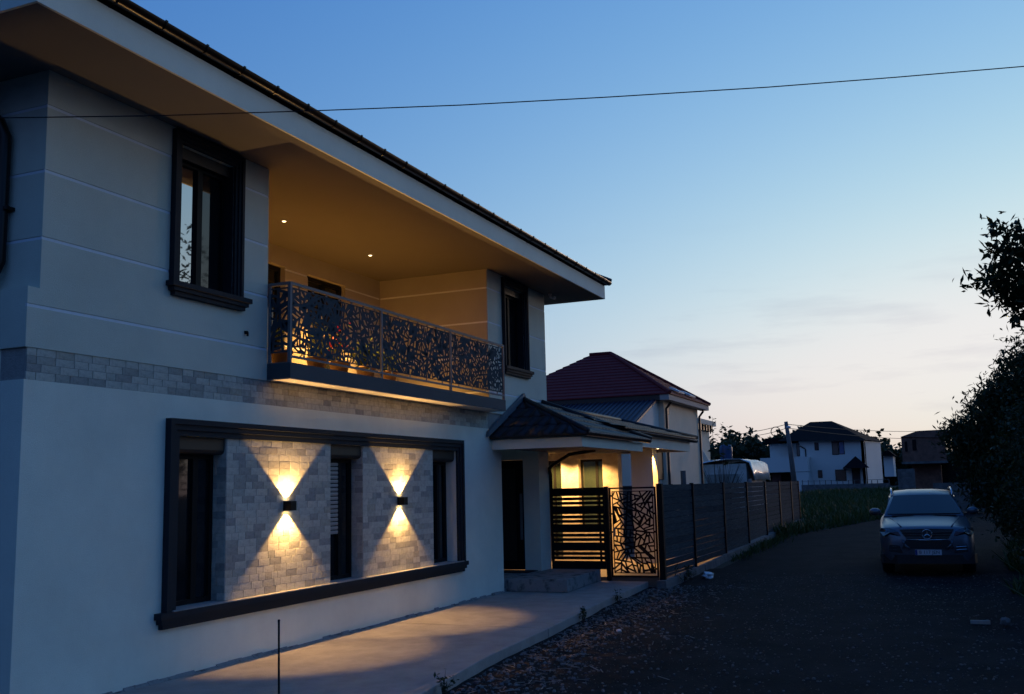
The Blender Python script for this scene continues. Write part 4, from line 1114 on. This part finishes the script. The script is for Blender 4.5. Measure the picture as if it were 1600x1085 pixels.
# small white house further right and the unfinished brick house
sw = thing('distant_house', 'small pale house half hidden behind the far white house', 'house', (140, 4, 1.2))
fbox('wall', M_far, 1381, 1396, 712, 745, 140, 6, sw)
MB().prism([(139, PY(1374, 139), PZ(712, 1374, 139)), (139, PY(1400, 139), PZ(712, 1400, 139)), (139, PY(1388, 139), PZ(703, 1388, 139))], (8, 0, 0)).build('roof', M_farroof, sw)
bh = thing('brick_house', 'unfinished red brick house behind the parked car', 'house', (78, 1.0, 1.1))
M_brickh = mat('bare_brick', (0.24, 0.12, 0.085), 0.9, vary=0.5, scale=2.5, bump=0.4)
fbox('upper_wall', M_brickh, 1411, 1480, 683, 722, 78, 8, bh)
fbox('lower_wall', M_brickh, 1425, 1470, 724, 775, 79, 7, bh)
MB().prism([(77.9, PY(1410, 78), PZ(683, 1410, 78)), (77.9, PY(1437, 78), PZ(673.5, 1437, 78)), (77.9, PY(1485, 78), PZ(671, 1485, 78)), (77.9, PY(1490, 78), PZ(684, 1490, 78))], (8, 0, 0)).build('roof', M_brickh, bh)
fbox('slab', M_plinth, 1409, 1482, 721, 724.5, 77.7, 8, bh)
for a, b, c, d in ((1416, 1420, 690, 706), (1428, 1434, 687, 704)): fbox('window', M_black, a, b, c, d, 77.96, 0.1, bh)
fbox('doorway', M_black, 1470.5, 1510, 724, 775, 80, 0.3, bh)
gw = thing('grey_wall', 'low grey block wall beside the brick house', 'wall', (70, 2.4, 1))
for k in range(3): fbox('block_row', M_plinth, 1401, 1428, 733+k*12, 744.8+k*12, 74, 0.3, gw)
gw2 = thing('roadside_wall', 'pale low wall seen between the car and the shrubs', 'wall', (45, -0.6, 0.5))
for k in range(3): MB().box(48, 48.25, -1.6, 0.5, 0.55+k*0.42, 0.55+k*0.42+0.41).build('block_row', M_plinth, gw2)

# utility pole with lamp and cables
M_pole = mat('pole_concrete', (0.14, 0.14, 0.14), 0.85, vary=0.4, scale=2)
up_ = thing('utility_pole', 'grey concrete utility pole behind the end of the fence', 'pole', (68, PY(1241, 68), 0.9))
MB().tube([(68, PY(1241, 68), 0.8), (68, PY(1236, 68), PZ(700, 1236, 68)), (68, PY(1232, 68), PZ(659, 1232, 68))], [0.19, 0.15, 0.12], 8).build('shaft', M_pole, up_, True)
MB().bar((68, PY(1232, 68), PZ(668, 1232, 68)), (67.6, PY(1237, 68), PZ(667, 1237, 68)), 0.06).build('arm', M_pole, up_)
MB().lathe([(0.05, 0), (0.16, -0.06), (0.14, -0.14), (0.03, -0.16)], (67.6, PY(1237, 68), PZ(666, 1237, 68)), 10).build('lamp_head', M_white, up_)
MB().tube([(67.5, PY(1215, 67.5)+0.30*math.cos(a*math.pi/10), PZ(674.5, 1215, 67.5)+0.30*math.sin(a*math.pi/10)) for a in range(21)], 0.03, 5).build('cable_coil', M_black, up_)
def cable(pts, r, label, seg=10):
    mb = MB(); P = []
    for (a, b) in zip(pts, pts[1:]):
        a, b = Vector(a), Vector(b); sag = (b-a).length*0.004
        P += [a.lerp(b, k/seg) - Vector((0, 0, sag*4*(k/seg)*(1-k/seg))) for k in range(seg)]
    P.append(Vector(pts[-1]))
    mb.tube(P, r, 5); return mb.build('cable', M_black, None, label=label, cat='cable')
tp = (68, PY(1233, 68), PZ(663, 1233, 68)); tp2 = (68, PY(1233, 68), PZ(669, 1233, 68))
cable([tp, (95, PY(1140, 95), PZ(680, 1140, 95))], 0.022, 'upper cable from the utility pole towards the wooded hill')
cable([tp2, (95, PY(1170, 95), PZ(682, 1170, 95))], 0.022, 'lower cable from the utility pole carrying the coil')
cable([tp, (110, PY(1440, 110), PZ(674, 1440, 110))], 0.022, 'upper cable from the utility pole towards the brick house')
cable([tp2, (110, PY(1440, 110), PZ(686, 1440, 110))], 0.022, 'lower cable from the utility pole towards the brick house')
# service cable crossing above the road
def ray_pt(px, py, dist): return Vector((0, 0, 2.03)) + ray_dir(px, py)*dist
wp = [ray_pt(-500, 186, 7.2), ray_pt(0, 184.5, 7.3), ray_pt(250, 181, 7.35), ray_pt(500, 173, 7.4), ray_pt(720, 164.5, 7.45), ray_pt(950, 152, 7.5), ray_pt(1200, 136.5, 7.55), ray_pt(1400, 121, 7.6), ray_pt(1600, 104, 7.65), ray_pt(2000, 66, 7.75), ray_pt(2500, 8, 7.85)]
MB().tube(wp, 0.0042, 6).build('cable', M_black, None, label='thin black service cable crossing the sky in front of the house', cat='cable')

# ================================================================== CAR
M_paint = mat('silver_blue_paint', (0.10, 0.125, 0.155), 0.3, metal=0.6, vary=0.08, scale=3)
M_chrome = mat('chrome', (0.5, 0.5, 0.52), 0.15, metal=1.0)
M_cglass = glass_mat('car_glass', (0.004, 0.005, 0.006), 0.0)
M_rubber = mat('tyre_rubber', (0.012, 0.012, 0.012), 0.85)
M_plastic = mat('black_plastic', (0.01, 0.01, 0.011), 0.6)
M_lens = glass_mat('headlight_glass', (0.015, 0.017, 0.02), 0.03)
M_plate = mat('plate_white', (0.5, 0.52, 0.55), 0.5)
M_ink = mat('plate_ink', (0.01, 0.01, 0.012), 0.5)
CL = Vector((23.2, 0.44, gz(24.5, 0.4)))
car = thing('parked_car', 'silver blue off-road car parked facing the camera on the gravel road', 'car', CL)
car.rotation_euler = (0, 0, R(2.3))
WLOC[car.name] = Vector((0, 0, 0))          # its parts are modelled in the car's own space: x runs from nose to tail
def loft(secs, close_ends=True):
    n = len(secs[0]); mb = MB(); vs = [p for s in secs for p in s]
    fs = [(i*n+k, i*n+k+1, (i+1)*n+k+1, (i+1)*n+k) for i in range(len(secs)-1) for k in range(n-1)]
    if close_ends: fs += [tuple(range(n)), tuple(range((len(secs)-1)*n, len(secs)*n))[::-1]]
    return mb.add(vs, fs)
def sec(x, hw, zb, zs, ze, zc, inn=0.9):
    """half profile mirrored: sill, side, shoulder, top edge, top centre"""
    h = [(hw*0.93, zb), (hw, zb+(zs-zb)*0.3), (hw, zb+(zs-zb)*0.75), (hw*0.985, zs), (hw*inn, ze), (hw*0.55, (ze+zc*2)/3+0.005), (hw*0.2, zc)]
    return [(x, v, z) for v, z in h] + [(x, -v, z) for v, z in h[::-1]]
body = [sec(0.0, 0.70, 0.36, 0.62, 0.70, 0.72, 0.95), sec(0.03, 0.80, 0.31, 0.70, 0.86, 0.90, 0.93), sec(0.10, 0.875, 0.28, 0.80, 0.95, 0.985, 0.92), sec(0.28, 0.925, 0.27, 0.90, 1.0, 1.03), sec(0.6, 0.945, 0.27, 0.97, 1.055, 1.085),
        sec(1.0, 0.955, 0.30, 1.01, 1.10, 1.135), sec(1.5, 0.955, 0.32, 1.05, 1.15, 1.19), sec(1.75, 0.955, 0.32, 1.08, 1.18, 1.2), sec(3.2, 0.955, 0.32, 1.10, 1.19, 1.2), sec(4.4, 0.94, 0.32, 1.10, 1.19, 1.2), sec(4.72, 0.88, 0.36, 1.05, 1.14, 1.15), sec(4.78, 0.80, 0.42, 0.95, 1.02, 1.03)]
loft(body).build('body', M_paint, car, True)
def gsec(x, hb, ht, zb, zt, crown): 
    h = [(hb, zb), (hb-(hb-ht)*0.5, zb+(zt-zb)*0.52), (ht+0.02, zt-0.035), (ht-0.07, zt), (ht*0.4, zt+crown)]
    return [(x, v, z) for v, z in h] + [(x, -v, z) for v, z in h[::-1]]
gl = [gsec(1.60, 0.86, 0.84, 1.16, 1.20, 0.0), gsec(2.48, 0.86, 0.665, 1.18, 1.655, 0.02), gsec(2.9, 0.865, 0.67, 1.18, 1.72, 0.03), gsec(3.7, 0.86, 0.67, 1.18, 1.74, 0.03), gsec(4.3, 0.84, 0.65, 1.18, 1.70, 0.02), gsec(4.62, 0.80, 0.62, 1.15, 1.24, 0.0)]
loft(gl).build('cabin', M_paint, car, True)
# windscreen and side glass lie just proud of the cabin
ws = MB(); a_, b_ = Vector((1.64, 0.78, 1.225)), Vector((2.41, 0.615, 1.625))
off = Vector((-0.012, 0, 0.016)); n = 8; vs = []
for k in range(n+1):
    t = k/n; s1 = 1-2*t
    cv = 0.05*(1-s1*s1)
    vs += [Vector((a_.x-cv*0.7, a_.y*s1, a_.z))+off, Vector((b_.x-cv*0.4, b_.y*s1, b_.z+cv*0.25))+off]
ws.add(vs, [(2*k, 2*k+2, 2*k+3, 2*k+1) for k in range(n)])
wo = ws.build('windscreen', M_cglass, car, True); sdm = wo.modifiers.new('thick', 'SOLIDIFY'); sdm.thickness = 0.006; sdm.use_rim = False
for s1 in (1, -1):
    MB().prism([(1.95, s1*0.80, 1.24), (3.0, s1*0.842, 1.23), (3.0, s1*0.715, 1.62), (2.52, s1*0.702, 1.60)], (0, s1*0.012, 0)).build('side_window', M_cglass, car)
    MB().prism([(3.06, s1*0.842, 1.23), (4.1, s1*0.82, 1.24), (3.95, s1*0.70, 1.60), (3.06, s1*0.715, 1.62)], (0, s1*0.012, 0)).build('side_window', M_cglass, car)
    MB().tube([(2.35, s1*0.655, 1.63), (2.5, s1*0.66, 1.76), (3.3, s1*0.67, 1.80), (4.0, s1*0.66, 1.77), (4.2, s1*0.65, 1.70)], 0.022, 6).build('roof_rail', M_chrome, car, True)
    m_ = MB().lathe([(0.04, -0.07), (0.105, -0.045), (0.125, 0.02), (0.11, 0.07), (0.04, 0.085)], (0, 0, 0), 12, 'x')
    mm_ = m_.mesh('mirror')
    for v in mm_.vertices: v.co = Vector((v.co.x+1.95, v.co.y*1.05+s1*1.045, v.co.z*0.72+1.28))
    mo = link('mirror', mm_, M_paint, car, True)
    MB().bar((1.95, s1*0.86, 1.21), (1.95, s1*0.98, 1.24), 0.06, 0.04).build('mirror_arm', M_plastic, mo)
    # headlight: swept-back lens
    pts = [(0.105, 0.50, 0.80), (0.16, 0.86, 0.815), (0.42, 0.935, 0.90), (0.36, 0.90, 0.985), (0.20, 0.72, 0.985), (0.105, 0.56, 0.91)]
    hm = MB(); c0 = Vector((-0.005, s1*0.73, 0.90))
    P = [Vector((x-0.085, s1*v*1.012, z)) for x, v, z in pts]; Q = [Vector((x+0.12, s1*(v-0.02), z)) for x, v, z in pts]
    hm.add([c0]+P+Q, [(0, 1+i, 1+(i+1) % 6) for i in range(6)] + [(1+i, 7+i, 7+(i+1) % 6, 1+(i+1) % 6) for i in range(6)])
    ho = hm.build('headlight', M_lens, car)
    MB().lathe([(0.06, 0), (0.055, -0.01), (0.02, -0.012)], (0.085, s1*0.66, 0.895), 12, 'x').build('projector', M_plastic, ho, True)
    # bumper corner grille, skid, hood crease
    MB().prism([(-0.012, s1*0.50, 0.46), (-0.012, s1*0.78, 0.50), (-0.012, s1*0.76, 0.64), (-0.012, s1*0.56, 0.62)], (0.12, 0, 0)).build('side_intake', M_plastic, car)
    MB().tube([(0.02, s1*0.50, 0.74), (-0.02, s1*0.44, 0.62), (-0.03, s1*0.36, 0.55)], 0.028, 6).build('bumper_blade', M_paint, car, True)
    for k in range(2): MB().tube([(-0.02, s1*0.55, 0.53+k*0.06), (-0.01, s1*0.75, 0.545+k*0.06)], 0.008, 5).build('intake_bar', M_chrome, car)
    MB().tube([(0.16, s1*0.50, 1.012), (0.7, s1*0.60, 1.078), (1.4, s1*0.72, 1.165)], 0.014, 6).build('hood_crease', M_paint, car, True)
    for wx in (0.92, 3.80):
        wl = MB().lathe([(0.22, -0.13), (0.34, -0.13), (0.372, -0.10), (0.372, 0.10), (0.34, 0.13), (0.22, 0.13)], (wx, s1*0.815, 0.365), 28, 'y').build('wheel', M_rubber, car, True)
        MB().lathe([(0.22, 0), (0.2, 0.01), (0.06, 0.03)], (wx, s1*0.90, 0.365), 20, 'y').build('rim', M_chrome, wl)
MB().prism([(-0.03, -0.62, 0.24), (-0.03, 0.62, 0.24), (0.12, 0.90, 0.24), (0.4, 0.965, 0.24), (0.4, -0.965, 0.24), (0.12, -0.90, 0.24)], (0, 0, 0.19)).build('lower_lip', M_plastic, car)
MB().prism([(-0.035, -0.52, 0.56), (-0.035, 0.52, 0.56), (-0.035, 0.44, 0.72), (-0.035, -0.44, 0.72)], (0.08, 0, 0)).build('lower_intake', M_plastic, car)
MB().prism([(-0.022, 0.0, 0.735), (-0.018, -0.40, 0.75), (0.035, -0.535, 0.955), (0.02, 0.0, 0.968), (0.035, 0.535, 0.955), (-0.018, 0.40, 0.75)], (0.1, 0, 0)).build('grille', M_plastic, car)
for z, hw in ((0.90, 0.50), (0.845, 0.47), (0.79, 0.43)):
    for s1 in (1, -1):
        MB().bar((-0.01, s1*0.10, z), (0.0, s1*hw, z+0.004), 0.03, 0.016).build('grille_bar', M_chrome, car)
MB().tube([(-0.025, -0.42, 0.745), (-0.035, 0, 0.735), (-0.025, 0.42, 0.745)], 0.014, 6).build('grille_trim', M_chrome, car, True)
em = MB().tube([(-0.045, 0.098*math.cos(a*math.pi/12), 0.855+0.098*math.sin(a*math.pi/12)) for a in range(25)], 0.009, 6, cap=False).build('emblem', M_chrome, car, True, label='round chrome emblem with a three-pointed star')
st_ = MB()
for k in range(3):
    a = math.pi/2+k*2*math.pi/3; tip = Vector((-0.045, 0.092*math.cos(a), 0.855+0.092*math.sin(a)))
    l_ = Vector((-0.045, 0.020*math.cos(a+1.05), 0.855+0.020*math.sin(a+1.05))); r_ = Vector((-0.045, 0.020*math.cos(a-1.05), 0.855+0.020*math.sin(a-1.05)))
    st_.add([tip, l_, r_, Vector((-0.062, 0, 0.855)), Vector((-0.035, 0, 0.855))], [(0, 1, 3), (0, 3, 2), (1, 0, 4), (0, 2, 4)])
st_.build('star', M_chrome, em)
for s1, y0 in ((1, 0.14), (-1, -0.66)):
    pass
MB().box(1.50, 1.60, 0.22, 0.68, 1.196, 1.208).build('cowl_vent', M_plastic, car); MB().box(1.50, 1.60, -0.68, -0.22, 1.196, 1.208).build('cowl_vent', M_plastic, car)
plt = MB().box(-0.062, -0.05, -0.26, 0.26, 0.425, 0.538).build('number_plate', M_plate, car)
MB().box(-0.0635, -0.0621, 0.215, 0.258, 0.428, 0.535).build('blue_band', mat('plate_blue', (0.01, 0.03, 0.2), 0.5), plt)
cu = bpy.data.curves.new('plate_text', 'FONT'); cu.body = 'B 117 JEN'; cu.size = 0.098; cu.align_x = 'CENTER'; cu.align_y = 'CENTER'; cu.extrude = 0.0006
to = bpy.data.objects.new('tmp', cu); COL.objects.link(to); bpy.context.view_layer.update()
me = bpy.data.meshes.new_from_object(to); bpy.data.objects.remove(to)
for v in me.vertices: v.co = Vector((-0.0632-v.co.z, -v.co.x-0.02, 0.4815+v.co.y))
link('plate_lettering', me, M_ink, plt)

# ================================================================== GRASS, GRAVEL, LITTER
rr = np.random.default_rng(11)
def grass(name, n, fx, hmin, hmax, label):
    P = []
    while len(P) < n:
        x, y = fx()
        P.append((x, y, gz(x, y)-0.03))
    P = np.array(P); h = rr.uniform(hmin, hmax, n)*(0.6+0.5*np.array([mnoise.noise((p[0]*0.35, p[1]*0.5, 0.0))+0.6 for p in P]))
    a = rr.uniform(0, 2*np.pi, n); w = h*0.055+0.004
    dx = np.stack([np.cos(a)*w, np.sin(a)*w, np.zeros(n)], 1); ln = rr.normal(size=(n, 3))*(h*0.5)[:, None]; ln[:, 2] = h
    ln2 = ln*0.5 + np.stack([np.zeros(n), np.zeros(n), h*0.06], 1)
    V = np.stack([P-dx, P+dx, P+ln2+dx*0.7, P+ln2-dx*0.7, P+ln], 1).reshape(-1, 3)
    b = (np.arange(n)*5)[:, None]
    F = (b+np.array([[0, 1, 2, 3]])).tolist() + (b+np.array([[3, 2, 4]])).tolist()
    me = bpy.data.meshes.new(name); me.from_pydata(V.tolist(), [], F); me.update()
    return link(name, me, M_grass, None, kind='stuff', label=label, cat='grass')
def f_field():
    while True:
        x = 36+54*rr.random()**1.5; y = rr.uniform(-1.5, 10)
        lo = max(5.0-(x-36)*0.30, 1.7)
        if y > lo and not (x < 45 and y > 5.6): return x, y
grass('grass_field', 16000, f_field, 0.14, 0.5, 'tall dark grass between the road and the far white house')
def f_verge():
    x = 46-19*rr.random()**1.6; return x, 5.4-abs(rr.normal())*0.2-0.02*(x-30)*(x > 30)
grass('grass_verge', 2600, f_verge, 0.06, 0.24, 'weeds along the foot of the fence plinth')
def f_right():
    x = rr.uniform(9, 34); return x, -1.15-abs(rr.normal())*0.8-0.25*max(0, x-22)*0.2+0.2*math.sin(x*1.3)
grass('grass_edge', 5000, f_right, 0.10, 0.40, 'dark grass along the right edge of the road')

def weed(x, y, z, label, n=38, h=0.28, seed=1):
    q = np.random.default_rng(seed); t = thing('weed', label, 'weed', (x, y, z), 'weeds along the pavement edge')
    st = MB(); c = []
    for k in range(7):
        a = q.uniform(0, 6.28); e = Vector((x+math.cos(a)*h*0.6*q.random(), y+math.sin(a)*h*0.6*q.random(), z+h*(0.5+0.6*q.random())))
        st.tube([(x, y, z-0.02), Vector((x, y, z)).lerp(e, 0.5)+Vector((0, 0, 0.03)), e], [0.004, 0.003, 0.0015], 4)
        for j in range(n//7): 
            f = 0.3+0.75*q.random(); c.append(tuple(Vector((x, y, z)).lerp(e, f)+Vector(q.normal(size=3)*0.025)))
    st.build('stems', M_bark, t); link('leaves', leaf_mesh('leaves', c, 0.6, 0.055, q, 0.0, 0.5), M_leaf, t)
weed(9.62, 4.98, -0.13, 'small leafy weed at the pavement edge at the bottom of the view', 60, 0.26, 1)
weed(15.6, 5.50, -0.13, 'small weed at the pavement edge level with the step', 60, 0.24, 2)
weed(18.0, 5.68, -0.13, 'small weed at the pavement edge in front of the gate', 60, 0.28, 3)
weed(21.9, 5.40, -0.12, 'bushy weed beside the white bag at the fence corner', 110, 0.36, 4)
weed(22.6, 5.42, -0.12, 'bushy weed at the first fence panel', 90, 0.30, 5)

def stones(name, n, fx, smin, smax, m, label, seed):
    q = np.random.default_rng(seed); V = []; F = []
    base = np.array([(-1, -1, -1), (1, -1, -1), (1, 1, -1), (-1, 1, -1), (-1, -1, 1), (1, -1, 1), (1, 1, 1), (-1, 1, 1)], float)
    fc = [(0, 3, 2, 1), (4, 5, 6, 7), (0, 1, 5, 4), (1, 2, 6, 5), (2, 3, 7, 6), (3, 0, 4, 7)]
    for i in range(n):
        x, y = fx(q); s = smin+(smax-smin)*q.random()**3
        p = base*(0.6+0.4*q.random((8, 3)))*np.array([1, 0.5+0.5*q.random(), 0.3+0.3*q.random()]); p[4:, :2] *= 0.65
        a = q.uniform(0, 6.28); rot = np.array([[math.cos(a), -math.sin(a), 0], [math.sin(a), math.cos(a), 0], [0, 0, 1]])
        p = (p*s)@rot.T + np.array([x, y, road_z(x, y)+s*0.22])
        V += p.tolist(); F += [tuple(k+8*i for k in f) for f in fc]
    me = bpy.data.meshes.new(name); me.from_pydata(V, [], F); me.update()
    return link(name, me, m, None, kind='stuff', label=label, cat='gravel')
def e_y(x):
    return float(np.interp(x, [3.5, 9.22, 11.44, 13.86, 17.64, 20.93], [4.62, 5.013, 5.30, 5.45, 5.765, 5.93]))
stones('gravel_strip', 4200, lambda q: (lambda x: (x, e_y(x)-0.06-abs(q.normal())*0.75))(q.uniform(7, 21.5)), 0.006, 0.034, M_gravel, 'loose gravel and rubble along the pavement edge', 1)
stones('gravel_scatter', 9000, lambda q: (q.uniform(6, 24)**1.0, q.uniform(-1.8, 5.0)), 0.004, 0.024, mat('dark_gravel', (0.15, 0.145, 0.14), 0.85, vary=0.4, scale=30, island=0.7), 'stones scattered over the gravel road', 2)
rt = np.random.default_rng(9); tw = MB()
for k in range(320):
    x = rt.uniform(7.5, 21); y = e_y(x)-0.08-abs(rt.normal())*0.8; z = road_z(x, y)+0.012; a = rt.uniform(0, 3.14); l = rt.uniform(0.02, 0.10)
    tw.bar((x-math.cos(a)*l, y-math.sin(a)*l, z), (x+math.cos(a)*l, y+math.sin(a)*l, z+rt.uniform(0, 0.02)), rt.uniform(0.004, 0.016), 0.005)
tw.build('twig_litter', mat('dry_twig', (0.22, 0.23, 0.22), 0.85, island=0.6), None, kind='stuff', label='dry twigs and chips in the rubble along the pavement', cat='litter')
# litter
def crumple(name, loc, s, m, label, cat, seed):
    q = random.Random(seed); bm = bmesh.new(); bmesh.ops.create_icosphere(bm, subdivisions=2, radius=1)
    for v in bm.verts:
        k = 0.7+0.5*q.random(); v.co = Vector((v.co.x*s[0]*k, v.co.y*s[1]*k, v.co.z*s[2]*k))
    me = bpy.data.meshes.new(name); bm.to_mesh(me); bm.free()
    return link(name, me, m, None, loc=loc, label=label, cat=cat)
crumple('plastic_bag', (23.0, 5.12, gz(23, 5.1)+0.055), (0.22, 0.15, 0.09), M_white, 'crumpled white bag by the fence plinth', 'bag', 1)
crumple('plastic_bag', (15.9, -0.62, gz(16,-.6)+0.07), (0.06, 0.075, 0.06), M_plinth, 'torn white bag at the right edge of the road', 'bag', 2)
MB().box(16.1, 16.16, -0.44, -0.18, gz(16,-.3), gz(16,-.3)+0.05).build('wood_offcut', mat('pale_wood', (0.3, 0.29, 0.26), 0.8, vary=0.3), None, label='short pale wood offcut lying on the road', cat='offcut')
crumple('paper_scrap', (14.4, 4.55, -0.08), (0.06, 0.04, 0.025), M_white, 'pale paper scrap on the rubble near the pavement', 'litter', 3)
# steel rod standing in the pavement
rd = thing('steel_rod', 'thin dark steel rod standing in the pavement before the window', 'rod', (8.75, 6.42, 0))
MB().tube([(8.75, 6.42, -0.05), (8.745, 6.425, 0.72)], 0.011, 8).build('shaft', M_black, rd)
MB().lathe([(0.012, 0.72), (0.013, 0.735), (0.006, 0.742)], (8.745, 6.425, 0), 8).build('tip', M_black, rd)
# security camera under the far eaves
cm = thing('security_camera', 'small pale security camera under the far end of the eaves', 'camera', (20.9, 7.95, 6.3))
MB().lathe([(0.045, 0), (0.045, -0.03), (0.03, -0.035)], (20.9, 7.95, ZT), 12).build('base', M_white, cm)
MB().tube([(20.88, 7.93, ZT-0.07), (20.78, 7.80, ZT-0.13)], [0.036, 0.04], 10).build('body', M_white, cm)
MB().box(10.27, 10.31, D-0.035, D, 4.07, 4.11).box(10.28, 10.30, D-0.05, D-0.03, 4.04, 4.09).build('cable_clip', M_black, house)

# ================================================================== POTTED PLANTS ON THE BALCONY
def potted(x, y, h, n, label, seed, flower=None, nf=0, size=0.10):
    q = np.random.default_rng(seed); z = 3.741
    t = thing('potted_plant', label, 'plant', (x, y, z), 'potted plants on the balcony')
    MB().lathe([(0.11, 0), (0.15, 0.20), (0.165, 0.205), (0.165, 0.24), (0.14, 0.24), (0.13, 0.21)], (x, y, z), 16).build('pot', M_pot, t, True)
    c = np.array([x, y, z+0.25+h*0.5]) + q.normal(size=(n, 3))*np.array([0.13, 0.12, h*0.26])
    link('foliage', leaf_mesh('foliage', c, 0.7, size, q, 0.1, 0.45), leaf_mat('pot_leaf', (0.06, 0.10, 0.03), (0.14, 0.20, 0.06)) if 'pot' not in MATS else MATS['pot'], t)
    if flower:
        c = np.array([x, y, z+0.3+h*0.6]) + q.normal(size=(nf, 3))*np.array([0.14, 0.12, h*0.26])
        link('flowers', leaf_mesh('flowers', c, 0.7, 0.10, q, 0.0, 0.9), flower, t, kind='stuff')
potted(11.3, 8.3, 0.45, 60, 'leafy potted plant at the near end of the balcony', 1)
potted(12.15, 8.3, 0.5, 60, 'potted plant with pale flowers on the balcony', 2, M_flower_white, 12)
potted(12.75, 8.3, 0.55, 40, 'potted plant with red flowers on the balcony', 3, M_flower_red, 26)
potted(13.5, 8.3, 0.35, 110, 'low grassy potted plant just past the second railing post', 4, None, 0, 0.16)
potted(14.2, 8.3, 0.35, 110, 'low grassy potted plant in the middle railing bay', 5, None, 0, 0.16)
